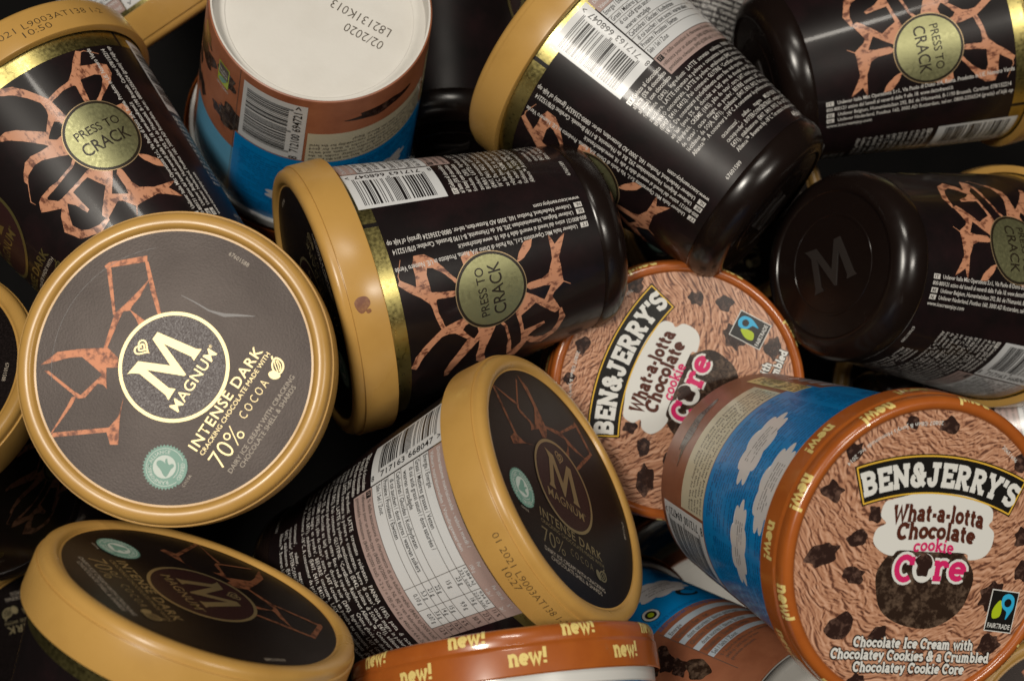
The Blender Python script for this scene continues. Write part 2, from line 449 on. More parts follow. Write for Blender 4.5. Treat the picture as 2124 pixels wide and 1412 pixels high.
def prof_map(prof, rref):
    """y = -arc length along a lathe profile [(r,z)...]"""
    P = np.array(prof, float)
    d = np.hypot(*(P[1:]-P[:-1]).T)
    S = np.concatenate([[0], np.cumsum(d)])
    def f(x, y, layer):
        s = min(max(-y, 0), S[-1]-1e-6)
        i = min(np.searchsorted(S, s, 'right')-1, len(d)-1)
        t = (s-S[i])/d[i]
        p = P[i]+(P[i+1]-P[i])*t
        # blended outward normal
        def nrm(j):
            e = (P[j+1]-P[j])/d[j]
            return np.array([-e[1], e[0]])
        n = nrm(i)*(1-abs(t-.5))+(nrm(min(i+1, len(d)-1)) if t > .5 else nrm(max(i-1, 0)))*abs(t-.5)
        n /= np.hypot(*n)
        p = p+n*(LAY*layer+0.05)
        a = x/rref
        return (p[0]*math.cos(a)/1000, p[0]*math.sin(a)/1000, p[1]/1000)
    return f

def lathe(name, prof, m, n=128, close_end=False, sharp=35):
    """prof: list of (r, z) in mm from top to bottom (outside)"""
    bm = bmesh.new()
    rows = []
    for r, z in prof:
        if r < 1e-6:
            rows.append([bm.verts.new((0, 0, z/1000))])
        else:
            rows.append([bm.verts.new((r*math.cos(2*math.pi*i/n)/1000, r*math.sin(2*math.pi*i/n)/1000, z/1000)) for i in range(n)])
    for A, B in zip(rows, rows[1:]):
        for i in range(n):
            j = (i+1) % n
            if len(A) == 1:
                bm.faces.new((A[0], B[i], B[j]))
            elif len(B) == 1:
                bm.faces.new((A[i], B[0], A[j]))
            else:
                bm.faces.new((A[i], B[i], B[j], A[j]))
    for f in bm.faces:
        f.smooth = True
    bm.normal_update()
    for e in bm.edges:
        if len(e.link_faces) == 2 and e.calc_face_angle(0) > math.radians(sharp):
            e.smooth = False
    me = bpy.data.meshes.new(name)
    bm.to_mesh(me)
    bm.free()
    me.materials.append(M[m])
    return me

random.seed(7)
DEG = 0.7156                                 # mm per degree on the dark tub's print (reference radius 41 mm)
RREF = 41.0

# ------------------------------------------------------------------ bar codes
LC = ["0001101", "0011001", "0010011", "0111101", "0100011", "0110001", "0101111", "0111011", "0110111", "0001011"]
PAR = ["LLLLLL", "LLGLGG", "LLGGLG", "LLGGGL", "LGLLGG", "LGGLLG", "LGGGLL", "LGLGLG", "LGLGGL", "LGGLGL"]
def ean(code):
    out = [(c, 1) for c in "101"]
    for d, p in zip(code[1:7], PAR[int(code[0])]):
        b = LC[int(d)]
        if p == 'G':
            b = ''.join('1' if c == '0' else '0' for c in b)[::-1]
        out += [(c, 0) for c in b]
    out += [(c, 1) for c in "01010"]
    for d in code[7:]:
        out += [(('1' if c == '0' else '0'), 0) for c in LC[int(d)]]
    out += [(c, 1) for c in "101"]
    return out
def barcode(sheet, code, L, Hh, place, pm, im):
    """flat bar code of length L and height Hh, lower left (0,0); place() maps a shape onto the sheet"""
    bits = ean(code)
    mx, my = L*0.085, Hh*0.07
    sheet.add(place(rect(0, 0, L, Hh)), pm, 1)
    x0 = mx+L*0.02; bw = (L-2*mx-L*0.02)/len(bits)
    i = 0
    while i < len(bits):
        if bits[i][0] == '1':
            j = i
            while j < len(bits) and bits[j][0] == '1':
                j += 1
            low = Hh*0.20 if bits[i][1] else Hh*0.265
            sheet.add(place(rect(x0+i*bw, low, x0+j*bw-0.02, Hh-my)), im, 2)
            i = j
        else:
            i += 1
    th = Hh*0.12
    sheet.add(place(tr(text(code[0], th, bold=.008), mx*0.12, Hh*0.07)), im, 2)
    wd = bw*40
    sheet.add(place(tr(text(code[1:7], th, wd, bold=.008), x0+bw*4, Hh*0.07)), im, 2)
    sheet.add(place(tr(text(code[7:], th, wd, bold=.008), x0+bw*50, Hh*0.07)), im, 2)
    sheet.add(place(tr(text(">", th, bold=.008), L-mx*0.85, Hh*0.07)), im, 2)

# ------------------------------------------------------------------ the brand glyph (serif capital)
MG = [(-9.56, 10.92), (-8.87, 10.78), (-4.48, 10.27), (-0.23, 1.15), (3.58, 10.4), (6.19, 10.34), (8.33, -2.65), (9.11, -4.1), (4.86, -4.07), (5.51, -2.72), (4.22, 6.58), (0.1, -4.39), (-0.59, -4.25), (-5.26, 6.55), (-6.21, -2.28), (-5.37, -4.19), (-9.42, -4.29), (-8.53, -2.63), (-7.42, 7.82), (-8.6, 9.9)]
def heart(cx, cy, k, w):
    pts = []
    for t in np.linspace(0, 2*math.pi, 26, endpoint=False):
        pts.append((cx+k*16*math.sin(t)**3/16, cy+k*(13*math.cos(t)-5*math.cos(2*t)-2*math.cos(3*t)-math.cos(4*t))/16))
    return ribbon(pts, w, True)
def emblem(sh, cx, cy, k, gold, ground, layer=1):
    sh.add(tr(ellipse(0, 0, 16.9), cx, cy, 0, k), ground, layer)
    sh.add(tr(ring(0, 0, 16.0, 17.1), cx, cy, 0, k), gold, layer+1)
    sh.add(tr(poly(MG), cx, cy, 0, k), gold, layer+1)
    sh.add(tr(heart(-0.5, 11.6, 2.3, 0.5), cx, cy, 0, k), gold, layer+1)
    sh.add(tr(heart(-0.4, 11.6, 1.1, 0.5), cx, cy, 0, k), gold, layer+1)
    sh.add(tr(text("MAGNUM", 3.3, 21.4, bold=.004, res=4, spacing=1.06), cx-10.9*k, cy-8.9*k, 0, k), gold, layer+1)
    sh.add(tr(text("\u00ae", 1.0, bold=.0, res=2), cx+10.8*k, cy-6.4*k, 0, k), gold, layer+1)
def seal(sh, cx, cy, k):
    n = 40
    star = []
    for i in range(2*n):
        r = 7.0 if i % 2 == 0 else 6.35
        star.append((r*math.cos(math.pi*i/n), r*math.sin(math.pi*i/n)))
    v = np.array(star+[(0, 0)]); f = [(i, (i+1) % (2*n), 2*n) for i in range(2*n)]
    sh.add(tr((v, f), cx, cy, 0, k), 'seal_green', 1)
    sh.add(tr(ring(0, 0, 5.65, 5.85, 48), cx, cy, 0, k), 'seal_white', 2)
    sh.add(tr(ellipse(0, .2, 3.55, 3.55, 40), cx, cy, 0, k), 'seal_white', 2)
    # frog
    frog = [(-2.3, -1.9), (-1.0, -2.0), (0.4, -1.9), (1.7, -2.2), (2.1, -1.4), (1.3, -0.6), (1.9, 0.4), (2.5, 0.8), (2.2, 1.2), (1.4, 0.9), (1.0, 0.5), (1.2, 1.6), (0.9, 2.6), (0.1, 3.0), (-0.7, 2.6), (-1.1, 1.5), (-1.6, 0.2), (-2.2, -0.8)]
    sh.add(tr(poly(smooth(frog, 3)), cx, cy, 0, k), 'seal_green', 3)
    t = text("RAINFOREST ALLIANCE", 1.05, 15.5, bold=.01, res=1)
    sh.add(tr(arcmap((t[0]-(7.75, 0), t[1]), 0, 0, 4.2, 120), cx, cy, 0, k), 'seal_white', 2)
    rb = ring(0, 0, 4.2, 6.9, 16, 252, 322)
    sh.add(tr(rb, cx, cy, 0, k), 'seal_green', 4)
    sh.add(tr(ring(0, 0, 4.1, 4.3, 16, 252, 322), cx, cy, 0, k), 'seal_white', 5)
    t = text("CERTIFIED", 1.2, 6.2, bold=.01, res=1)
    sh.add(tr(arcmap((t[0]-(3.1, 0), t[1]), 0, 0, 6.1, 287, True), cx, cy, 0, k), 'seal_white', 5)
    sh.add(tr(text("COCOA", .9, 4.2, bold=.01, res=1), cx-2.0*k, cy-8.4*k, 0, k), 'cream_ink', 2)
def bean(sh, cx, cy, k, m):
    sh.add(tr(ribbon(smooth([(0, -2.2), (1.5, -1.0), (1.7, .8), (.4, 2.3), (-1.1, 1.0), (-1.2, -1.0)], 4), .5, True), cx+1.2*k, cy, -38, k), m, 2)
    for dx in (-.45, .35, 1.0):
        sh.add(tr(ribbon([(dx*.6, -1.6), (dx, 0), (dx*.6, 1.7)], .28), cx+1.2*k, cy, -38, k), m, 2)
    sh.add(tr(poly(smooth([(0, -1.9), (1.1, -.7), (1.0, .8), (0, 1.6), (-1.0, .8), (-1.1, -.7)], 4)), cx-1.3*k, cy-.6*k, 18, k), m, 2)
    sh.add(tr(ribbon([(0, 0), (.9, .5)], .5), cx+2.1*k, cy+2.1*k, 20, k), m, 2)

# ------------------------------------------------------------------ dark chocolate tub: shared meshes
LIDM = [(42.3, -1.42), (42.95, -1.42), (43.1, -1.25), (43.5, -0.55), (44.1, -0.12), (45.1, 0), (46.2, -0.08), (47.2, -0.5), (47.95, -1.25), (48.3, -2.3), (48.34, -3.3), (48.42, -3.55), (48.98, -3.62), (49.1, -4.0), (49.3, -14.4), (49.2, -15.0), (48.9, -15.2), (46.4, -15.2)]
VB = 110.6
def dark_tub_meshes():
    D = {}
    D['lid'] = lathe("lid", LIDM, 'gold_plastic')
    D['disc'] = lathe("lid_disc", [(0, -1.5), (20, -1.5), (42.4, -1.5)], 'disc')
    s = Sheet()                              # cracks pictured on the lid
    A = [[(-6.58, 21.46), (3.86, 24.57), (7.45, 23.54), (14.76, 22.09), (18.98, 21.74), (12.31, 21.27), (8.64, 21.68), (7.17, 21.48), (5.91, 23.03), (2.98, 22.64), (-6.41, 20.78)],
         [(14.42, 35.49), (16.06, 35.01), (23.97, 26.46), (22.67, 25.57), (15.07, 34.06), (13.08, 32.18)],
         [(23.05, 26.64), (22.53, 24.95), (11.31, 12.56), (11.02, 13.43), (15.94, 19.42)],
         [(13.85, 34.3), (14.44, 33.37), (3.68, 24.45), (3.44, 24.82)],
         [(7.29, 21.3), (7.07, 18.75), (6.84, 15.39), (4.78, 16.13), (6.15, 18.12)],
         [(-23.64, 20.18), (-27.13, 19.92), (-37.69, 20.1), (-36.73, 20.23), (-27.6, 20.65), (-24.71, 21.04)],
         [(-37.81, 19.48), (-36.67, 19.74), (-26.21, 6.24), (-21.64, 5.64), (-16.2, 7.75), (-22.01, 5.39), (-28.86, 1.27), (-30.04, 3.11), (-27.47, 6.18)]]
    for p in A:
        s.add(poly(p), 'lid_crack', 0.3)
        s.add(ribbon(p, .35, True), 'lid_crack', 0.4)
    for p in ([(-21.54, 34.92), (-15.4, 32.74), (-11.11, 27.69), (-6.77, 21.6), (-6.0, 20.9), (-6.89, 16.19), (-9.46, 14.45), (-11.36, 17.41), (-15.38, 14.67), (-16.73, 13.49), (-16.22, 15.16), (-16.81, 16.89), (-22.58, 17.72), (-23.95, 19.44), (-23.62, 21.79), (-22.4, 32.93), (-21.69, 31.88), (-22.66, 21.92), (-22.57, 19.32), (-13.9, 17.27), (-13.26, 20.37), (-12.65, 25.57), (-14.97, 28.78), (-19.99, 33.32)],):
        s.add(poly(p), 'lid_crack', 0.3)
    D['lid_crack'] = s.build("lid_crack_picture", disc_map(-1.5))
    s = Sheet()
    emblem(s, 0, 0, 1.0, 'gold_ink', 'maroon')
    D['lid_emblem'] = s.build("lid_emblem", disc_map(-1.5))
    s = Sheet()
    s.add(tr(text("INTENSE DARK", 3.2, 36.6, bold=.010, res=3, spacing=1.15), -17.8, -20.4), 'gold_ink')
    s.add(tr(text("CRACKING CHOCOLATE MADE WITH", 1.45, 37.0, bold=-.002), -17.8, -22.8), 'gold_ink')
    s.add(tr(text("70%", 5.7, 12.8, bold=-.014, res=4), -18.0, -30.1), 'gold_ink')
    s.add(tr(text("COCOA", 2.7, 13.3, bold=-.014, spacing=1.45), -1.7, -27.5), 'gold_ink')
    bean(s, 15.9, -26.6, 1.1, 'gold_ink')
    s.add(tr(text("DAIRY ICE CREAM WITH CRACKING", 1.5, 35.0), -17.6, -33.1), 'cream_ink')
    s.add(tr(text("CHOCOLATE SHELL & SHARDS", 1.5, 29.4), -14.4, -35.2), 'cream_ink')
    D['lid_print'] = s.build("lid_lettering", disc_map(-1.5))
    s = Sheet()
    s.add(tr(text("67601588", 1.3, 7.2), 37.9, 5.4, -90), 'cream_ink')
    D['lid_number'] = s.build("lid_number", disc_map(-1.5))
    s = Sheet()
    seal(s, -26.9, -14.9, 1.0)
    D['lid_seal'] = s.build("certification_seal", disc_map(-1.5))
    # body
    cm = cone_map(15.1, 45.8, 99.0, 35.0, RREF)
    D['sleeve'] = lathe("sleeve", [(46.2, -12.0), (45.8, -15.1), (35.0, -99.0), (34.6, -99.2)], 'film', n=144)
    s = Sheet()
    s.add(rect(-180*DEG+31.0, -21.2, 180*DEG+29.0, -14.8), 'foil', 0.6)
    s.add(rect(29.2, -21.2, 30.6, -14.8), 'film_band', 0.6)
    D['foil'] = s.build("foil_band", cm, 2.5)
    s = Sheet()
    CR = [[(-18.07, -21.39), (-14.62, -23.29), (-11.61, -27.32), (-7.75, -34.04), (-7.4, -36.69), (-6.77, -41.31), (-6.31, -43.41), (-8.64, -44.87), (-9.12, -42.43), (-10.61, -41.07), (-13.17, -42.8), (-16.14, -45.34), (-14.9, -43.28), (-13.32, -41.47), (-10.75, -38.55), (-10.1, -36.01), (-10.29, -33.15), (-12.81, -29.12), (-15.67, -25.59), (-19.15, -22.89)], [(-28.02, -33.95), (-25.56, -34.07), (-22.34, -36.09), (-19.71, -38.72), (-15.37, -42.78), (-15.0, -43.81), (-15.96, -45.49), (-13.77, -47.49), (-10.69, -47.04), (-12.2, -49.57), (-13.72, -53.58), (-16.2, -52.29), (-21.79, -49.56), (-25.17, -49.09), (-29.19, -50.17), (-31.17, -52.15), (-31.43, -50.96), (-29.81, -48.98), (-26.89, -46.61), (-24.06, -46.34), (-20.52, -47.25), (-16.71, -47.63), (-17.7, -45.91), (-21.72, -41.28), (-26.35, -36.46), (-28.43, -35.13)], [(-15.28, -57.56), (-13.74, -56.29), (-13.18, -56.7), (-15.39, -58.08), (-22.03, -59.52), (-25.79, -60.07), (-29.14, -60.28), (-29.79, -61.29), (-27.03, -64.31), (-24.87, -64.57), (-26.14, -66.3), (-27.94, -66.34), (-34.17, -62.48), (-32.46, -59.87), (-30.49, -59.09), (-25.9, -58.72), (-22.25, -59.03)], [(-25.58, -64.6), (-19.53, -64.01), (-15.15, -63.11), (-11.48, -62.14), (-4.97, -66.65), (-7.84, -70.56), (-10.47, -73.63), (-8.27, -75.06), (-4.92, -76.97), (-4.16, -73.96), (-4.1, -68.65), (-2.67, -67.09), (-1.94, -68.08), (-1.76, -73.52), (-0.42, -76.59), (4.59, -78.94), (9.41, -79.33), (13.38, -79.38), (9.3, -80.77), (12.79, -85.4), (4.75, -81.25), (-1.53, -81.33), (-5.39, -81.57), (-8.29, -77.44), (-10.06, -76.6), (-13.99, -78.45), (-16.91, -79.69), (-17.5, -77.74), (-13.67, -73.85), (-9.88, -70.13), (-13.28, -63.76), (-18.77, -64.6), (-20.98, -64.99), (-20.53, -71.17), (-20.33, -73.17), (-21.19, -73.41), (-22.68, -69.16), (-25.11, -65.93)], [(-25.52, -65.27), (-24.88, -66.42), (-27.27, -70.03), (-29.01, -73.57), (-27.41, -77.08), (-24.84, -78.84), (-20.7, -79.91), (-16.75, -79.5), (-16.83, -80.35), (-21.84, -81.92), (-29.34, -78.95), (-32.55, -73.24), (-29.59, -68.7)], [(7.0, -65.47), (10.09, -67.17), (13.23, -69.89), (13.49, -72.63), (11.25, -71.68), (8.08, -68.24)], [(9.77, -21.78), (10.96, -22.45), (7.58, -27.61), (10.37, -28.27), (14.76, -28.34), (17.17, -29.57), (16.93, -33.14), (14.75, -36.03), (8.32, -40.72), (5.9, -42.77), (8.63, -45.01), (7.86, -45.32), (4.87, -43.52), (5.04, -42.4), (9.56, -38.77), (12.59, -34.9), (13.1, -32.76), (10.86, -31.89), (5.92, -32.04), (4.8, -32.16), (3.83, -37.1), (2.77, -42.57), (1.95, -42.17), (2.15, -38.09), (2.69, -33.88), (2.09, -33.16), (-2.36, -33.27), (-7.62, -35.03), (-7.93, -33.92), (-3.67, -32.49), (1.36, -31.42), (4.47, -28.43), (7.49, -24.28)], [(10.18, -46.13), (13.3, -45.85), (14.68, -47.38), (14.15, -50.83), (13.36, -53.31), (11.93, -50.54), (11.12, -48.21)]]
    CL = [[(10.96, -22.45, 0.35), (12.41, -22.25, 0.3), (17.15, -24.56, 0.2)], [(-30.89, -52.09, 0.3), (-34.88, -57.36, 0.3), (-34.19, -59.27, 0.2)], [(-5.1, -81.44, 0.4), (-7.39, -84.54, 0.2)]]
    rnd = random.Random(3)
    for pg in CR:                            # straight-sided shards with slightly ragged edges
        pts = []
        for a, b in zip(pg, pg[1:]+pg[:1]):
            n = max(1, int(math.hypot(b[0]-a[0], b[1]-a[1])/1.3))
            for i in range(n):
                t = i/n
                jit = .10 if i else 0
                pts.append((a[0]+(b[0]-a[0])*t+rnd.uniform(-jit, jit), a[1]+(b[1]-a[1])*t+rnd.uniform(-jit, jit)))
        s.add(poly(pts), 'crack', 0.3)
        s.add(ribbon(pts, .5, True), 'crack', 0.4)
    for rb in CL:
        s.add(ribbon(rb), 'crack', 0.3)
    D['cracks'] = s.build("crack_picture", cm, 2.5)
    s = Sheet()
    s.add(tr(ellipse(0, 0, 13.6, n=80), 0, -54), 'badge_rim', 1.2)
    s.add(tr(ellipse(0, 0, 13.3, n=80), 0, -54), 'badge_ink', 1.8)
    s.add(tr(ellipse(0, 0, 12.35, n=80), 0, -54), 'badge', 2.4)
    s.add(tr(text("PRESS TO", 3.1, 17.2, bold=.006, res=4), -8.6, -52.1), 'badge_ink', 3.0)
    s.add(tr(text("CRACK", 4.5, 18.4, bold=.008, res=4), -9.2, -58.5), 'badge_ink', 3.0)
    D['badge'] = s.build("press_badge", cm, 2.5)
    # address block, set along the axis
    s = Sheet()
    rows = [("IT", "Unilever Italia Mkt Operations S.r.l., Via Paolo di Dono 3/A, Roma. Prodotto in UE. Numero Verde", 75.5),
            (None, "800-800121 attivo dal luned\u00ec al venerd\u00ec dalle 9 alle 18. www.dettofranoi.it", 51),
            ("BE", "Unilever Belgium, Humaniteitslaan 292, Bd. de l'Humanit\u00e9, B-1190 Brussels. Careline: 078/152214", 74.5),
            ("NL", "Unilever Nederland, Postbus 160, 3000 AD Rotterdam, tel-nr. 0800-2356524 (gratis) of kijk op", 75.5),
            (None, "www.icecreamjoy.com", 18.5)]
    for i, (tag_, t, w) in enumerate(rows):
        x = 14.6+i*2.85
        y0 = -95.6
        if tag_:
            s.add(tr(rect(0, -.35, 3.0, 1.75), x+.35, y0, 90), 'white_ink')
            s.add(tr(text(tag_, 1.3, 1.9, bold=.01), x+.35, y0+.5, 90), 'black_ink', 2)
            y0 += 4.4; w -= 4.4
        w *= .975
        s.add(tr(text(t, 1.62, w, bold=.012), x+.35, y0, 90), 'white_ink')
    D['address'] = s.build("address_print", cm)
    # bar code, set along the axis
    s = Sheet()
    bx0, bx1 = 36.0, 54.2
    def pl(sh_):
        v, f = sh_
        return np.stack([bx1-v[:, 1], -49.2+v[:, 0]], 1), f
    barcode(s, "8717163668047", 32.2, bx1-bx0, pl, 'white_panel', 'black_ink')
    D['barcode'] = s.build("barcode", cm, 2.5)
    # nutrition table
    s = Sheet()
    tx0, tx1 = 54.7, 111.5
    c1, c2, c3 = 90.5, 98.6, 106.0
    s.add(rect(tx0, -57.2, tx1, -17.3), 'pink_panel', .8)
    s.add(rect(tx0+.1, -48.6, c3, -23.4), 'white_panel', 1.6)
    s.add(tr(text("Dichiarazione nutrizionale - valori medi /", 1.35, 31, bold=.008), tx0+1, -19.8), 'white_panel', 2)
    s.add(tr(text("Valeurs nutritionnelles / Voedingswaarden", 1.35, 31, bold=.008), tx0+1, -22.6), 'white_panel', 2)
    for xx, a_, b_ in ((c1, "Per", "100 g"), (c2, "Per 100 ml", "= 2x /"), (c3, "% *", "2x /")):
        s.add(tr(text(a_, 1.3, bold=.006, xs=.62), xx+.8, -19.8), 'white_panel', 2)
        s.add(tr(text(b_, 1.3, bold=.006, xs=.62), xx+.8, -22.6), 'white_panel', 2)
    rows = [("Energia / Energie", 3.6, "1384 kJ", "934 kJ", "11 %"), ("Grassi / Mati\u00e8res grasses / Vetten", 2.9, "23 g", "16 g", "23 %"),
            ("  di cui acidi grassi saturi / dont satur\u00e9es /", 5.6, "15 g", "9,9 g", "50 %"), ("Carboidrati / Glucides / Koolhydraten", 2.9, "22 g", "15 g", "6 %"),
            ("  di cui zuccheri / dont sucres / waarvan suikers", 2.9, "21 g", "14 g", "16 %"), ("Proteine / Prot\u00e9ines / Eiwitten", 2.9, "5,3 g", "3,6 g", "7 %"),
            ("Sale / Sel / Zout", 3.2, "0,10 g", "0,07 g", "1,2 %")]
    y = -23.4
    for k, (t, hh, a_, b_, c_) in enumerate(rows):
        s.add(rect(tx0, y-.09, tx1, y+.09), 'grey_ink', 2.4)
        yb = y-hh+0.75 if k != 2 else y-2.1
        ind = 1.8 if t[0] == ' ' else 0.7
        if k == 0:
            yb = y-2.2
        s.add(tr(text(t.strip(), 1.75, bold=.006, xs=.64), tx0+ind, yb), 'black_ink', 2.4)
        if k == 2:
            s.add(tr(text("waarvan verzadigde", 1.75, bold=.006, xs=.64), tx0+ind, y-4.7), 'black_ink', 2.4)
            yb = y-3.3
        if k == 0:
            s.add(tr(text("1384 kJ", 1.15, 5.6), c1+.8, y-1.6), 'black_ink', 2.4)
            s.add(tr(text("331 kcal", 1.15, 5.8), c1+.8, y-3.3), 'black_ink', 2.4)
            s.add(tr(text("934 kJ", 1.15, 4.8), c2+.8, y-1.6), 'black_ink', 2.4)
            s.add(tr(text("223 kcal", 1.15, 5.8), c2+.6, y-3.3), 'black_ink', 2.4)
        else:
            s.add(tr(text(a_, 1.65, bold=.006, xs=.66), c1+2.4, yb), 'black_ink', 2.4)
            s.add(tr(text(b_, 1.65, bold=.006, xs=.66), c2+2.0, yb), 'black_ink', 2.4)
        s.add(tr(text(c_, 1.65, bold=.006, xs=.66), c3+1.0, yb), 'black_ink', 2.4)
        y -= hh
    s.add(rect(tx0, -48.75, tx1, -48.55), 'grey_ink', 2.4)
    for xx in (tx0, c1, c2, c3):
        s.add(rect(xx-.09, -48.6, xx+.09, -23.3), 'grey_ink', 2.5)
    for i, t in enumerate(("% delle assunzioni di riferimento di un adulto medio (8400 kJ/2000 kcal)", "r\u00e9f\u00e9rence pour un adulte-type (8400 kJ/2000 kcal). NL BE % van Referentie-inname", "gemiddelde volwassene (8400 kJ/2000 kcal). = 2 x / = 100 ml = 67 g. 440ml = 4,4 x 2x")):
        x = tx0+(3.8 if i == 0 else .8)
        s.add(tr(text(t, 1.4, tx1-x-1, bold=.006), x, -51.0-i*2.45), 'grey_ink', 2)
    s.add(rect(tx0+.7, -51.4, tx0+3.2, -49.3), 'black_ink', 2)
    s.add(tr(text("IT", 1.2, 1.5), tx0+1.2, -50.9), 'pink_panel', 3)
    D['table'] = s.build("nutrition_table", cm, 2.5)
    # ingredients
    s = Sheet()
    ing0 = ["Gelato al cioccolato", "al latte (5% di cioccolato", "al latte) con cioccolato"]
    for i, t in enumerate(ing0):
        s.add(tr(text(t, 1.62, 14.5 if i == 0 else 17.3, bold=.014), 39.3 if i == 0 else 36.4, -53.2-2.42*i), 'white_ink')
    def chip(t, x, y_):
        s.add(rect(x, y_-.35, x+2.7, y_+1.75), 'white_ink')
        s.add(tr(text(t, 1.3, 1.7, bold=.01), x+.5, y_), 'black_ink', 2)
    chip("IT", 36.4, -53.2)
    ing = ("fondente (28%). Ingredienti: LATTE scremato reidratato, PANNA (18%), pasta di cacao\u00b9, zucchero, LATTE scremato in polvere o concentrato, burro di cacao\u00b9, cacao magro in polvere\u00b9, BURRO concentrato, LATTE in polvere, emulsionanti (E442, lecitina di SOIA, E471), addensanti (E407, E410, E412). Pu\u00f2 contenere GLUTINE. \u00b9Certificato Rainforest Alliance\u2122. Conservare a -18\u00b0C. Da consumarsi preferibilmente entro fine: vedi coperchio.       Cr\u00e8me glac\u00e9e au chocolat au lait (avec 5% de chocolat au lait) avec du chocolat noir (28%). Ingr\u00e9dients: LAIT \u00e9cr\u00e9m\u00e9 r\u00e9hydrat\u00e9, CR\u00c8ME (18%), p\u00e2te de cacao\u00b9, sucre, LAIT \u00e9cr\u00e9m\u00e9 en poudre ou concentr\u00e9, beurre de cacao\u00b9, cacao maigre en poudre\u00b9, BEURRE concentr\u00e9, LAIT \u00e9cr\u00e9m\u00e9, \u00e9mulsifiants (E442, l\u00e9cithines de SOJA, E471), stabilisants (E407, E410, E412). Peut contenir GLUTEN. \u00b9Rainforest Alliance\u2122. A conserver \u00e0 -18\u00b0C. A consommer de pr\u00e9f\u00e9rence avant fin: voir couvercle.       Melkchocoladeroomijs (5% melkchocolade) met pure chocolade (28%). Ingredi\u00ebnten: gehydrateerde magere MELK, ROOM (18%),")
    s.add(tr(para(ing, 1.62, 75, 2.42, depth=23.6), 36.4, -60.5), 'white_ink')
    ing2 = ("cacaomassa\u00b9, suiker, magere MELKPOEDER, cacaoboter\u00b9, magere cacaopoeder\u00b9, BOTERCONCENTRAAT, emulgatoren (E442, SOJALECITHINE, E471), stabilisatoren (E407, E410, E412). Kan GLUTEN bevatten. \u00b9Rainforest Alliance\u2122. Bewaren bij -18\u00b0C. Ten minste houdbaar tot einde: zie deksel.")
    s.add(tr(para(ing2, 1.62, 62, 2.42, depth=8.6), 48.6, -86.0), 'white_ink')
    s.add(tr(text("440ml \u212e", 2.4, 10, bold=.02), 84, -97.6), 'white_ink')
    s.add(tr(text("67601589", 1.4, 9.0), 37.0, -96.6), 'white_ink')
    D['ingredients'] = s.build("ingredients_print", cm)
    # front of the tub
    s = Sheet()
    fx = -88*DEG
    emblem(s, fx+1, -49.5, 1.12, 'gold_ink2', 'maroon', .8)
    s.add(tr(text("INTENSE DARK", 3.3, 37, bold=.02, res=3, spacing=1.05), fx-18.5, -73.6), 'gold_ink2')
    s.add(tr(text("CRACKING CHOCOLATE MADE WITH", 1.4, 37), fx-18.5, -76.2), 'cream_ink')
    s.add(tr(text("70%", 5.4, 13, bold=-.004, res=3), fx-18.5, -83.4), 'gold_ink2')
    s.add(tr(text("COCOA", 2.7, 13.5, spacing=1.3), fx-2, -81), 'gold_ink2')
    bean(s, fx+16, -79.6, 1.1, 'gold_ink2')
    s.add(tr(text("DAIRY ICE CREAM WITH CRACKING", 1.4, 35), fx-17.5, -87), 'cream_ink')
    s.add(tr(text("CHOCOLATE SHELL & SHARDS", 1.4, 30), fx-15, -89.3), 'cream_ink')
    D['front'] = s.build("front_emblem", cm, 2.5)
    # base
    D['cap'] = lathe("base_cap", [(34.2, -98.7), (35.15, -98.85), (35.5, -99.4), (35.7, -100.6), (35.6, -102.6), (35.1, -105.0), (34.0, -107.2), (32.4, -109.0), (30.4, -110.1), (28.6, -110.55), (27.6, -110.5), (27.2, -110.2), (26.9, -109.9), (19.2, -109.9), (19.0, -110.15), (18.2, -110.15), (18.0, -109.9), (0, -109.9)], 'cap')
    # raised glyph on the base
    bm = bmesh.new()
    v, f = poly(MG)
    k = 1.13
    def P(p, z):
        return (-(p[0])*k/1000, (p[1]-3)*k/1000, z/1000)
    lo = [bm.verts.new(P(p, -109.85)) for p in v]
    hi = [bm.verts.new(P(p, -110.28)) for p in v]
    for q in f:
        bm.faces.new([hi[i] for i in q])
    n = len(v)
    for i in range(n):
        bm.faces.new((lo[i], lo[(i+1) % n], hi[(i+1) % n], hi[i]))
    bmesh.ops.recalc_face_normals(bm, faces=bm.faces[:])
    me = bpy.data.meshes.new("embossed_emblem")
    bm.to_mesh(me); bm.free()
    me.materials.append(M['cap_matte'])
    D['emboss'] = me
    return D

# ------------------------------------------------------------------ brown and blue tub: shared meshes
LIDB = [(44.9, -1.55), (45.1, -1.0), (45.6, -.4), (46.4, -.05), (47.2, 0), (48.1, -.25), (48.8, -.95), (49.15, -2.0), (49.25, -4.0), (49.1, -4.8), (49.15, -5.2), (49.5, -5.6), (49.6, -6.4), (49.65, -13.6), (49.3, -14.0)]
FLANGE = [(47.8, -13.4), (47.5, -17.4), (47.1, -17.8), (45.9, -17.8)]
VBB = 107.0
RB, DB = 43.0, 0.7505
def chunk(cx, cy, r, asp, rot, seed):
    q = random.Random(seed)
    n = 13
    pts = []
    for i in range(n):
        a = 2*math.pi*i/n
        rr = r*q.uniform(.66, 1.14)
        pts.append((rr*math.cos(a)*asp, rr*math.sin(a)))
    return tr(poly(smooth(pts, 3)), cx, cy, rot)
def scallop(cx, cy, rx, ry, seed, n=11, rot=0):
    q = random.Random(seed); pts = []
    for i in range(n):
        a0 = 2*math.pi*i/n; a1 = 2*math.pi*(i+1)/n
        for t in np.linspace(0, 1, 6, endpoint=False):
            a = a0+(a1-a0)*t
            b = 1+.24*math.sin(math.pi*t)
            pts.append((rx*b*math.cos(a), ry*b*math.sin(a)))
    return tr(poly(pts), cx, cy, rot)
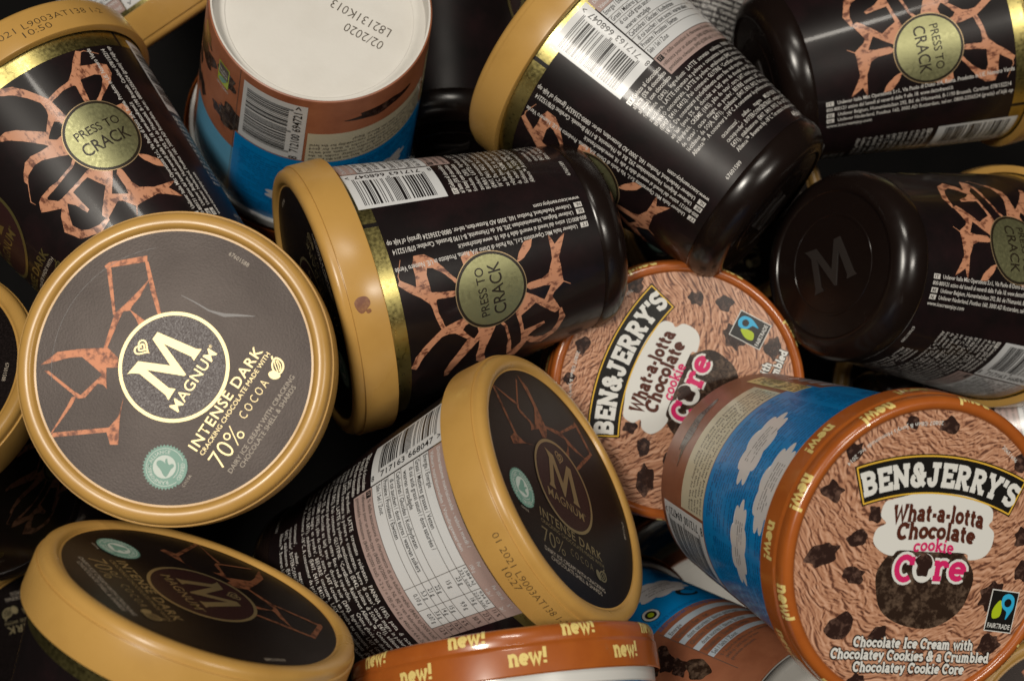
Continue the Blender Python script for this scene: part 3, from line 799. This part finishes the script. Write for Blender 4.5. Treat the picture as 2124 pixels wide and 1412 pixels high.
def textlines(s, x0, x1, y0, y1, pitch, h, m, layer, seed, dens=.84):
    """rows of print too fine to read: words as little bars"""
    q = random.Random(seed); y = y0
    while y > y1:
        x = x0
        end = x1 if q.random() < .8 else x0+(x1-x0)*q.uniform(.4, .9)
        while x < end-.8:
            w = min(q.choice((.9, 1.4, 1.9, 2.6, 3.2)), end-x)
            if q.random() < dens:
                s.add(rect(x, y, x+w, y+h*q.choice((.8, 1.0, 1.15))), m, layer)
            x += w+.45
        y -= pitch
def brown_tub_meshes():
    D = {}
    D['lid'] = lathe("lid", LIDB, 'band')
    D['flange'] = lathe("lid_flange", FLANGE, 'flange')
    D['disc'] = lathe("lid_disc", [(0, -1.5), (15, -1.5), (30, -1.5), (45.0, -1.5)], 'icecream')
    s = Sheet()
    CH = [(-35.4, 17.7, 4.6, .8, 70), (-24.5, 4.1, 4.0, .8, 100), (-35.2, -1.6, 4.8, 1.5, 30), (-23.7, -7.3, 3.3, 1.5, 0), (-26.6, -23.2, 4.4, 1.7, 25), (-12.1, -25.0, 3.2, 1.5, 30), (1.6, 40.2, 3.4, 1.1, 10), (-11.7, 40.3, 2.6, 1.2, 0), (27.3, -11.2, 4.3, 1.5, 45), (29.0, -27.0, 4.0, 1.4, 20), (-19.7, 11.6, 3.4, .8, 0), (-16.9, -40.2, 3.2, 1.3, 20), (34.9, 7.4, 3.8, .8, 0), (37.4, -3.4, 4.0, .8, 0), (30.5, 31.0, 3.4, 1.2, -30), (-30, 30, 3.0, 1.3, 30), (10, -41.5, 2.6, 1.3, 0)]
    for i, (x, y, r, asp, rot) in enumerate(CH):
        s = Sheet()
        s.add(chunk(x, y, r*.9, asp, rot, 40+i), 'chunk', .4)
        D.setdefault('chunks', []).append(s.build("chocolate_chunk", disc_map(-1.5)))
    s = Sheet()
    ck = [(17.6*(1+.02*math.sin(7*t))*math.cos(t)+1.8, 14.4*(1+.02*math.sin(5*t+1))*math.sin(t)-8.6) for t in np.linspace(0, 2*math.pi, 48, endpoint=False)]
    s.add(poly(ck), 'cookie', .5)
    D['cookie'] = s.build("cookie_picture", disc_map(-1.5))
    # banner
    s = Sheet()
    cx, cy = 2.0, -53.4
    s.add(ring(cx, cy, 72.2, 84.9, 40, 90-21.7, 90+21.7), 'black', 2.0)
    s.add(ring(cx, cy, 84.0, 84.5, 40, 90-21.3, 90+21.3), 'banner_gold', 3)
    s.add(ring(cx, cy, 72.6, 73.1, 40, 90-21.3, 90+21.3), 'banner_gold', 3)
    for sg in (-1, 1):
        a = math.radians(90+sg*21.2)
        s.add(ribbon([(cx+72.9*math.cos(a), cy+72.9*math.sin(a)), (cx+84.2*math.cos(a), cy+84.2*math.sin(a))], .5), 'banner_gold', 3.3)
    L, w = slab("BEN&JERRY'S", 6.9, .25, 55.5, .05)
    for p in L:
        s.add(arcmap((p[0]-(w/2-.3, 0), p[1]), cx, cy, 75.1), 'letter_white', 4)
    D['banner'] = s.build("brand_banner", disc_map(-1.5))
    # flavour cloud
    s = Sheet()
    cl = [(-14.4, 16.6), (-3.0, 19.4), (11.9, 19.2), (21.2, 16.4), (22.8, 12.6), (21.8, 10.6), (24.2, 8.2), (23.9, 3.4), (21.4, .4), (16.4, -.6), (14.6, 1.4), (2.0, 1.2), (-9.0, 1.2), (-11.4, -.6), (-15.9, .6), (-18.9, 3.6), (-18.2, 7.4), (-15.4, 9.2), (-17.6, 11.4), (-17.0, 15.2)]
    s.add(poly(smooth(cl, 5)), 'letter_white', 2.2)
    def words(t, h, th, x, y, w_, m, lay, out=None, outm=None, bow=0):
        def bend(p):
            v = p[0].copy()
            if bow:
                u = (v[:, 0]-w_/2)/(w_/2)
                v[:, 1] += bow*(1-u*u)
            return v+(x, y), p[1]
        if out:
            for p in slab(t, h, th+out, w_)[0]:
                s.add(bend(p), outm, lay-.9)
        for p in slab(t, h, th, w_)[0]:
            s.add(bend(p), m, lay)
    words("What-a-lotta", 5.0, .27, -13.4, 9.6, 33.0, 'brown_ink', 3.6, bow=1.3)
    words("Chocolate", 5.0, .27, -11.0, 4.4, 28.4, 'brown_ink', 3.6, bow=1.1)
    words("cookie", 3.9, .20, -4.4, 0.9, 14.6, 'magenta', 5.2, bow=.7)
    words("C", 8.2, .22, -10.0, -8.3, 7.4, 'magenta', 5.4, .20, 'letter_white')
    words("re", 8.6, .22, 4.0, -7.3, 12.2, 'magenta', 5.4, .20, 'letter_white')
    s.add(ellipse(.4, -3.8, 4.0, 4.6, 32), 'letter_white', 4.6)
    s.add(tr(chunk(0, 0, 3.5, .95, 20, 5), .3, -2.9), 'chunk', 5.5)
    for t, x, y, w_ in (("Chocolate Ice Cream with", -20.1, -29.0, 43.6), ("Chocolatey Cookies & a Crumbled", -27.4, -32.9, 57.6), ("Chocolatey Cookie Core", -18.9, -36.8, 40.4)):
        words(t, 3.1, .25, x, y, w_, 'letter_white', 3.6, .26, 'black')
    D['flavour'] = s.build("flavour_lettering", disc_map(-1.5))
    # fair trade mark
    s = Sheet()
    def fm(sh_):
        return tr(sh_, 26.4, -22.6, -4)
    s.add(fm(rect(0, 0, 10.4, 13.4)), 'letter_white', 2)
    s.add(fm(rect(.3, .3, 10.1, 13.1)), 'black', 3)
    s.add(fm(poly(smooth([(2.2, 4.2), (4.6, 5.0), (4.9, 7.6), (3.9, 10.2), (2.2, 8.4), (1.5, 6.2)], 5))), 'lime', 4)
    s.add(fm(poly(smooth([(4.6, 11.6), (6.6, 12.5), (8.7, 11.4), (9.2, 8.6), (8.2, 6.0), (7.0, 4.2), (6.9, 6.6), (5.2, 7.8), (4.3, 9.6)], 5))), 'cyan', 4)
    s.add(fm(ellipse(6.7, 9.6, 1.35, n=20)), 'black', 5)
    s.add(fm(tr(text("FAIRTRADE", 1.5, 8.6, bold=.01), .9, 1.2)), 'letter_white', 4)
    D['mark'] = s.build("fair_trade_mark", disc_map(-1.5))
    s = Sheet()
    s.add(tr(arcmap((lambda q_: (q_[0]-(18, 0), q_[1]))(text("20807 \u00a9Ben & Jerry's Homemade Inc. 2014", 1.3, 36)), 0, 0, 41.6, 116, True)), 'letter_white', 2)
    D['small'] = s.build("small_print", disc_map(-1.5))
    s = Sheet()
    s.add(tr(text("20651696", 1.2, 7.2), 21.8, 34.9, -36), 'letter_white', 2)
    D['number'] = s.build("lid_number", disc_map(-1.5))
    # "new!" round the band, two staggered rows
    s = Sheet()
    n = 9
    per = 2*math.pi*49.0/n
    for i in range(n):
        for row, y in ((0, -6.3), (1, -13.9)):
            L, w = slab("new!", 4.6, .26, 11.6)
            for p in L:
                s.add(tr(p, (i+(.5 if row == 1 else .08*row))*per-w/2, y), 'yellow_ink', 1)
    D['new'] = s.build("band_lettering", prof_map(LIDB[2:], 49.0), 1.4, .45)
    # body
    cm = cone_map(12.0, 46.0, 107.0, 40.2, RB)
    D['sleeve'] = lathe("printed_cup", [(46.1, -10.0), (46.0, -12.0), (40.243, -106.3), (40.0, -107.0), (39.5, -107.2), (39.1, -106.9), (38.9, -100.2)], 'tub_brown', n=144)
    D['bottom'] = lathe("cup_bottom", [(38.9, -100.3), (37.4, -100.3), (36.9, -100.0), (34.4, -100.0), (34.0, -99.7), (0, -99.7)], 'paper')
    # blank paper rim inside the bottom edge, seen around the recessed base
    D['rim'] = lathe("cup_bottom_rim", [(39.45, -107.25), (38.8, -107.15), (38.6, -100.4)], 'paper')
    s = Sheet()
    s.add(rect(-14*DB, -66.5, 112*DB, -12.5), 'blue', .4)
    s.add(rect(-100*DB, -58, -14*DB-.02, -12.5), 'blue', .4)
    s.add(rect(112*DB+.02, -54, 150*DB, -12.5), 'sky_blue', .4)
    s.add(rect(222*DB, -50, 260*DB-.02, -12.5), 'sky_blue', .4)
    textlines(s, 4*DB, 70*DB, -60, -64.5, 1.7, .9, 'blue_ink', 1, 1)
    textlines(s, 2*DB, 74*DB, -18, -58, 1.65, .6, 'blue_ink', 1, 2, .9)
    textlines(s, 77*DB, 108*DB, -20, -62, 1.65, .6, 'blue_ink', 1, 3, .9)
    textlines(s, -12*DB, -1*DB, -18, -60, 1.7, .6, 'blue_ink', 1, 4, .8)
    textlines(s, -60*DB, -16*DB, -18, -40, 1.7, .6, 'blue_ink', 1, 5, .8)
    for t, x in (("NL", 76.5), ("CH", -4), ("AT", -6), ("DE", -8)):
        s.add(tr(text(t, 2.0, 2.6, bold=.02), x*DB, -57), 'blue_ink', 1.2)
    for (x, v, rx, ry, sd, rot) in ((31, -45, 12.0, 5.6, 1, 8), (73, -37, 11.5, 5.0, 2, 0), (45, -24.5, 12.5, 5.4, 3, 3), (-70, -40, 12, 5, 4, 0)):
        s.add(scallop(x*DB, v, rx, ry, sd, 9, rot), 'cloud', 2)
        textlines(s, x*DB-rx*.62, x*DB+rx*.62, v+ry*.45, v-ry*.6, 1.5, .42, 'cloud_ink', 3, 20+sd)
    D['blue'] = s.build("blue_sky_print", cm, 2.5)
    s = Sheet()
    s.add(rect(0, -86.5, 73.5*DB, -66.8), 'cream_panel', 1)
    tb = "Calling all chocolate and cookie lovers, have we got the pint for you! Not only is there a core of chocolatey cookie in the middle, but it's surrounded by chocolate ice cream, and we've thrown some chunks of chocolatey cookie in there for good measure too. Ben & Jerry accept no responsibility for the level of euphoria reached with this flavour. Enjoy!"
    s.add(tr(para(tb, 1.55, 73.5*DB-2.2, 2.45, xs=.9, bold=.01, depth=16.5), 1.1, -69.6), 'grey_ink', 2)
    s.add(rect(-12.5*DB, -97, -3*DB, -61.5), 'yellow_panel', 1)
    textlines(s, -12*DB, -3.6*DB, -63.5, -95, 1.7, .8, 'grey_ink', 2, 9)
    D['story'] = s.build("story_panel", cm, 2.5)
    s = Sheet()
    b0, b1 = 75*DB, 110*DB
    def pl(sh_):                              # digits read from the lid towards the base
        v, f = sh_
        return np.stack([b0+v[:, 1], -67.2-v[:, 0]], 1), f
    barcode(s, "8712100694721", 36.0, b1-b0, pl, 'white_panel', 'black_ink')
    D['barcode'] = s.build("barcode", cm, 2.5)
    s = Sheet()
    CP = [(chunk(26, -95.3, 3.0, 5.2, 3, 77), 'chunk'), (chunk(-30, -96, 3.0, 2.2, 0, 78), 'chunk')]
    for i in range(16):
        q = random.Random(200+i)
        CP.append((chunk(q.uniform(116, 190)*DB, -q.uniform(60, 98), q.uniform(3, 7.5), q.uniform(.7, 1.5), q.uniform(0, 90), 300+i), 'chunk' if i % 3 else 'cookie'))
    for i in range(4):
        q = random.Random(230+i)
        CP.append((chunk(q.uniform(240, 255)*DB, -q.uniform(62, 84), q.uniform(2.5, 4.5), q.uniform(.7, 1.4), q.uniform(0, 90), 330+i), 'cookie' if i % 3 else 'chunk'))
    D['chunk_print'] = []
    for i, (p, m_) in enumerate(CP):
        s = Sheet()
        s.add(p, m_, .45+.03*i)
        D['chunk_print'].append(s.build("chocolate_chunk", cm, 2.5))
    s = Sheet()                               # nutrition stripes
    x0, x1 = -98*DB, -18*DB
    rows = [("Energie", 1), ("Graisses / Fett / Vet", 0), ("dont satur\u00e9es / davon ges\u00e4ttigte", 1), ("Glucides / Kohlenhydrate", 0), ("dont sucres / davon Zucker", 1), ("Prot\u00e9ines / Eiwei\u00df / Eiwitten", 0), ("Sel / Salz / Zout", 1)]
    y = -62
    s.add(tr(text("Valeurs nutritionnelles / N\u00e4hrwert-", 2.0, 38, bold=.01), x0+1, -57), 'blue_ink', 1)
    s.add(tr(text("informationen / Voedingswaarde", 2.0, 34, bold=.01), x0+1, -60), 'blue_ink', 1)
    for t, a_ in rows:
        hh = 3.9 if t == "Energie" else 3.4
        if a_:
            s.add(rect(x0, y-hh+.5, x1, y-.1), 'stripe', 1)
        s.add(tr(text(t, 1.9, bold=.01, xs=.75), x0+(3.5 if t[:4] == "dont" else 1.4), y-hh+.9), 'grey_ink', 2)
        y -= hh
    for i, t in enumerate(("% * Apport de r\u00e9f\u00e9rence pour un adulte-type", "(8400 kJ / 2000 kcal) / f\u00fcr einen", "gemiddelde volwassene")):
        s.add(tr(text(t, 1.3, xs=.75), x0+2, y-2.2-2.2*i), 'grey_ink', 2)
    s.add(rect(x0-.35, -97, x0-.1, -60), 'grey_ink', 1)
    # recycling arrow and round emblem on the blue part
    s.add(ribbon([(p[0]+22, p[1]) for p in [(x0+6+4.2*math.cos(math.radians(a)), -47+2.9*math.sin(math.radians(a)), .5+1.8*(1-abs(a-160)/190)) for a in np.linspace(20, 350, 18)]] and [(x0+28+4.2*math.cos(math.radians(a)), -48+2.9*math.sin(math.radians(a)), .5+1.8*(1-abs(a-185)/190)) for a in np.linspace(20, 350, 18)]), 'black_ink', 1)
    s.add(ellipse(x0+6, -50.5, 3.6, n=36), 'black_ink', 1)
    s.add(ring(x0+6, -50.5, 2.3, 3.3, 30), 'letter_white', 2)
    s.add(ellipse(x0+6, -50.5, 1.3, n=20), 'lime', 2)
    D['table'] = s.build("nutrition_table", cm, 2.5)
    s = Sheet()                               # green leaf mark beside the seam
    s.add(rect(120*DB, -99, 129*DB, -87), 'lime', 1)
    s.add(rect(120*DB+.5, -98.5, 129*DB-.5, -91.5), 'grey_ink', 2)
    s.add(poly(smooth([(121.5*DB, -91.2), (124.5*DB, -88), (128*DB, -88.4), (126*DB, -90.8)], 5)), 'seal_green', 2)
    for i, t in enumerate(("WORKING", "TOGETHER")):
        s.add(tr(text(t, 1.3, 5.4, bold=.01), 121*DB, -94-2.2*i), 'letter_white', 3)
    s.add(tr(text("CARING DAIRY", 1.3, 7.5, bold=.01), 119.5*DB, -86), 'letter_white', 1)
    s.add(rect(112.6*DB, -107, 112.9*DB, -12.5), 'grey_ink', 1)
    D['green'] = s.build("dairy_mark", cm, 2.5)
    return D

def date_mesh(lines, x0, rref, v, h, radius):
    s = Sheet()
    for i, (t, dx, w) in enumerate(lines):
        s.add(tr(text(t, h, w, bold=-.012, res=2), x0+dx, -v-i*(h+.7)), 'date_ink', 1)
    return s.build("date_print", cone_map(4, radius-.05, 15, radius+.25, rref), 2.0)

DM = dark_tub_meshes()
DBM = brown_tub_meshes()

# ------------------------------------------------------------------ placing tubs
def frame(a):
    aw = Vector((a[0], a[1], -a[2])).normalized()
    h = Vector((0, 1, 0)) if abs(aw.y) < .9 else Vector((1, 0, 0))
    x = h.cross(aw).normalized()
    y = aw.cross(x)
    return x, y, aw
def part(name, me, parent, rz=None):
    o = bpy.data.objects.new(name, me)
    scene.collection.objects.link(o)
    o.parent = parent
    if rz is not None:
        o.rotation_euler[2] = math.radians(rz)
    return o
def tub(kind, c, a, roll, lid_roll, label, base_roll=0.0, full=True, group=None):
    """c: centre of the lid top (mm right, up, away from the camera height), a: direction towards the lid"""
    x, y, z = frame(a)
    vb = VB if kind == 'dark' else VBB
    top = Vector((c[0], c[1], -c[2]))/1000+Vector((0, 0, H))
    base = top-z*vb/1000
    e = bpy.data.objects.new("ice_cream_tub", None)
    scene.collection.objects.link(e)
    e.empty_display_size = 0.02
    m = Matrix((x, y, z)).transposed()
    e.location = base
    e.rotation_euler = m.to_euler()
    e["label"] = label
    e["category"] = "ice cream tub"
    e["group"] = group or ("dark chocolate tubs with gold lids" if kind == 'dark' else "brown and blue tubs with orange lids")
    rq = random.Random(int(abs(c[0]*7+c[1]*13)))
    warp = rq.uniform(-.006, .006)
    def top_part(name, me, rz):
        o = part(name, me, e, rz)
        o.location = (0, 0, vb/1000)
        o.scale = (1+warp, 1-warp, 1)         # never quite round
        return o
    if kind == 'dark':
        L = top_part("lid", DM['lid'], lid_roll)
        part("lid_disc", DM['disc'], L)
        part("lid_crack_picture", DM['lid_crack'], L)
        part("lid_emblem", DM['lid_emblem'], L)
        part("lid_lettering", DM['lid_print'], L)
        part("lid_number", DM['lid_number'], L)
        part("certification_seal", DM['lid_seal'], L)
        B = top_part("sleeve", DM['sleeve'], roll)
        for n, k in (("foil_band", 'foil'), ("crack_picture", 'cracks'), ("press_badge", 'badge'), ("address_print", 'address'), ("barcode", 'barcode'), ("nutrition_table", 'table'), ("ingredients_print", 'ingredients'), ("front_emblem", 'front')):
            part(n, DM[k], B)
        C = top_part("base_cap", DM['cap'], base_roll)
        part("embossed_emblem", DM['emboss'], C)
    else:
        L = top_part("lid", DBM['lid'], lid_roll)
        for n, k in (("lid_flange", 'flange'), ("lid_disc", 'disc'), ("cookie_picture", 'cookie'), ("brand_banner", 'banner'), ("flavour_lettering", 'flavour'), ("fair_trade_mark", 'mark'), ("small_print", 'small'), ("lid_number", 'number'), ("band_lettering", 'new')):
            part(n, DBM[k], L)
        for me_ in DBM['chunks']:
            part("chocolate_chunk", me_, L)
        B = top_part("printed_cup", DBM['sleeve'], roll)
        for me_ in DBM['chunk_print']:
            part("chocolate_chunk", me_, B)
        for n, k in (("cup_bottom", 'bottom'), ("cup_bottom_rim", 'rim'), ("blue_sky_print", 'blue'), ("story_panel", 'story'), ("barcode", 'barcode'), ("nutrition_table", 'table'), ("dairy_mark", 'green')):
            part(n, DBM[k], B)
    return e, L, B

def ray(px, py, d):
    """photo position and distance below the camera -> mm"""
    return ((px-1062)*d/2950, (706-py)*d/2950, d)
def ax(th, ph):
    th, ph = math.radians(th), math.radians(ph)
    return (math.sin(th)*math.cos(ph), math.sin(th)*math.sin(ph), -math.cos(th))

def facing(c, a, phi):
    """turn of the print about the tub's axis that brings its bearing phi towards the camera"""
    x, y, z = frame(a)
    d = Vector((-c[0], -c[1], c[2]))
    return math.degrees(math.atan2(d.dot(y), d.dot(x)))-phi

# floor of the freezer
bm = bmesh.new()
bmesh.ops.create_grid(bm, x_segments=1, y_segments=1, size=0.6)
me = bpy.data.meshes.new("freezer_floor")
bm.to_mesh(me); bm.free()
me.materials.append(M['floor'])
fl = bpy.data.objects.new("freezer_floor", me)
fl["kind"] = "structure"
scene.collection.objects.link(fl)

# --- dark tubs in full view
t2 = tub('dark', (-104.1, -8.0, 436.8), (.017, .102, -.995), 120, 57.3, "upright dark tub with its gold-rimmed lid and greyish disc facing straight up")
t4 = tub('dark', (18.2, -47.3, 467.2), (.818, .436, -.375), 68.8, -34, "dark tub lying with gold lid to the right and nutrition table facing up")
t3 = tub('dark', (-71.2, 12.7, 503.9), (-.918, -.26, -.299), -14.1, 101, "dark tub in the middle with a brown stain on its gold lid")
t5 = tub('dark', (14.7, 117.6, 556.6), (-.742, .631, .224), -51.7, 30, "dark tub slanting down to the right with bright barcode and dense white ingredients text")
t6 = tub('dark', (207.0, 132.9, 593.1), (.9626, .2539, .0943), -170.2, 0, "dark tub in the top right corner with shining gold press badge")
t7 = tub('dark', (207.2, 21.2, 589.0), (.8121, -.0627, .5801), 166.9, 0, "dark tub showing its black base with embossed letter M towards the viewer", -20)
t8 = tub('dark', (-91.0, -73.6, 420.5), (.387, .916, -.105), 60, 43.6, "dark tub with black disc and gold lid seen at a slant below the upright tub")
t1 = tub('dark', (-188.4, 94.6, 540.2), (-.633, .754, .175), 41.5, 0, "dark tub in the top left corner with orange cracks around its olive press badge")
# --- dark tubs partly in view
t9 = tub('dark', (-213.5, -11.6, 490), (-.03, .518, -.855), 0, 0, "dark tub cut by the left edge, gold lid tucked behind the upright tub's lid")
t10 = tub('dark', ray(125, 1372, 622), (.43, -.07, -.90), 40, 190, "dark tub at the bottom left corner, lid deep below the slanted gold lid")
t12 = tub('dark', (-142.2, 142.3, 629.7), (.536, -.789, .299), 150, 0, "dark tub at the top edge behind the top left tub, plain gold lid side showing")
for c, a, phi, lr, label in (
        (ray(2095, 556, 655), ax(8, 60), -155, 20, "dark tub under the embossed base tub, thin gold lid arc at the right edge"),
        (ray(2260, 1560, 560), ax(25, 120), -155, 60, "dark tub at the bottom right corner, a sliver of gold lid"),
        (ray(2330, 860, 610), ax(80, 10), 100, 0, "dark tub at the right edge below the embossed base tub, white table corner showing"),
        (ray(1490, 425, 665), ax(6, 200), -155, 0, "dark tub deep below the ingredients tub, a scrap of gold lid in shadow"),
        (ray(1950, 815, 670), ax(10, 150), -155, 0, "dark tub in shadow under the embossed base tub, dim gold lid"),
        (ray(900, -120, 640), ax(112, 95), -158, 0, "dark tub at the top edge between the upturned white base and the ingredients tub"),
        (ray(1560, -190, 680), ax(95, 70), 100, 0, "dark tub at the top edge between the ingredients tub and the shining badge tub"),
        (ray(-130, 830, 690), ax(80, 130), -84, 0, "dark tub in deep shadow below the upright tub at the left, dim lettering")):
    tub('dark', c, a, facing(c, a, phi), lr, label)
# --- brown and blue tubs
b1 = tub('brown', (-89.4, 84.3, 608.1), (-.199, -.34, .919), -157.3, 0, "upside-down brown and blue tub with white card base facing up")
b2 = tub('brown', (62.8, -19.2, 534.2), (.1028, -.0317, -.9942), 0, 67.0, "brown and blue tub whose picture lid lies half hidden between the dark tubs")
b3 = tub('brown', (126.3, -65.8, 433.2), (.313, -.131, -.941), 112, -5.7, "brown and blue tub at the lower right showing picture lid and blue side")
b4 = tub('brown', (-3.3, -99.0, 459.8), (-.132, .942, .309), 0, -12, "brown and blue tub at the bottom edge showing only its orange lid band")
bb = ray(1660, 1565, 500); aa = ax(140, 170)
b5 = tub('brown', tuple(bb[i]+107*aa[i] for i in range(3)), aa, 150, 0, "brown and blue tub at the bottom edge with striped nutrition table and grey base")
tub('brown', (101.4, -139.8, 790), ax(179, 40), 0, 0, "brown and blue tub deep in the gap, pale base in shadow")

# --- prints that only one tub carries
part("date_print", date_mesh([("01 2021 L9003AT138 1-2", 0, 40), ("10:27", 11, 8.5)], math.radians(-171)*49, 49.0, 8.7, 2.3, 49.05), t4[1]).rotation_euler[2] = math.radians(34)
part("date_print", date_mesh([("01 2021 L9003AT138 1-2", -9, 53), ("10:50", 8, 11)], math.radians(28)*49, 49.0, 9.2, 2.5, 49.05), t1[1])
s = Sheet()
s.add(poly(smooth([(-6.0, -6.8), (-4.6, -5.4), (-2.0, -5.0), (-.6, -6.8), (-1.0, -9.4), (-3.2, -10.2), (-4.8, -8.8)], 5)), 'stain', 1)
s.add(poly(smooth([(-6.4, -8.6), (-5.2, -8.2), (-5.0, -9.6), (-6.0, -9.9)], 4)), 'stain', 1)
part("chocolate_stain", s.build("chocolate_stain", cone_map(4, 49.0, 15, 49.3, 49.0), 2.0), t3[1]).rotation_euler[2] = math.radians(-101)
s = Sheet()
s.add(ribbon([(1.7, 22.2, .15), (6, 20, .4), (10.4, 17.4, .5), (15, 16.0, 1.1), (20, 15.9, .7), (24.5, 15.6, .2)]), 'scuff', 1)
s.add(ribbon([(37.6*math.cos(math.radians(a)), 37.6*math.sin(math.radians(a)), .10+.05*math.sin(a)) for a in range(100, 190, 3)]), 'scuff', 1)
part("scuff_mark", s.build("scuff_mark", disc_map(-1.5)), t2[1]).rotation_euler[2] = math.radians(-57.3)
s = Sheet()
def back(p):                                  # seen from below: mirrored
    return p
L1 = text("L82131K013", 3.7, 24, bold=-.012); L2 = text("02/2020", 3.7, 15.5, bold=-.012)
ang = math.degrees(math.atan2(7.2, 12.5))
for sh_, (ox, oy) in ((L2, (-23.1, -10.6)), (L1, (-26.0, -5.2))):
    v, f = sh_
    d = np.array([math.cos(math.radians(ang)), math.sin(math.radians(ang))])
    u = np.array([d[1], -d[0]])               # mirrored up direction
    s.add((np.array([ox, oy])+v[:, :1]*d+v[:, 1:]*(-u if False else u)*1.0, [q[::-1] for q in f]), 'date_ink', 1)
part("date_print", s.build("date_print", disc_map(-99.75, -1)), b1[2]).rotation_euler[2] = math.radians(157.3)

bpy.data.objects.remove(_tmpo)
# ------------------------------------------------------------------ render settings
scene.render.engine = 'CYCLES'
scene.cycles.max_bounces = 8
scene.render.resolution_x = 1024
scene.render.resolution_y = 680
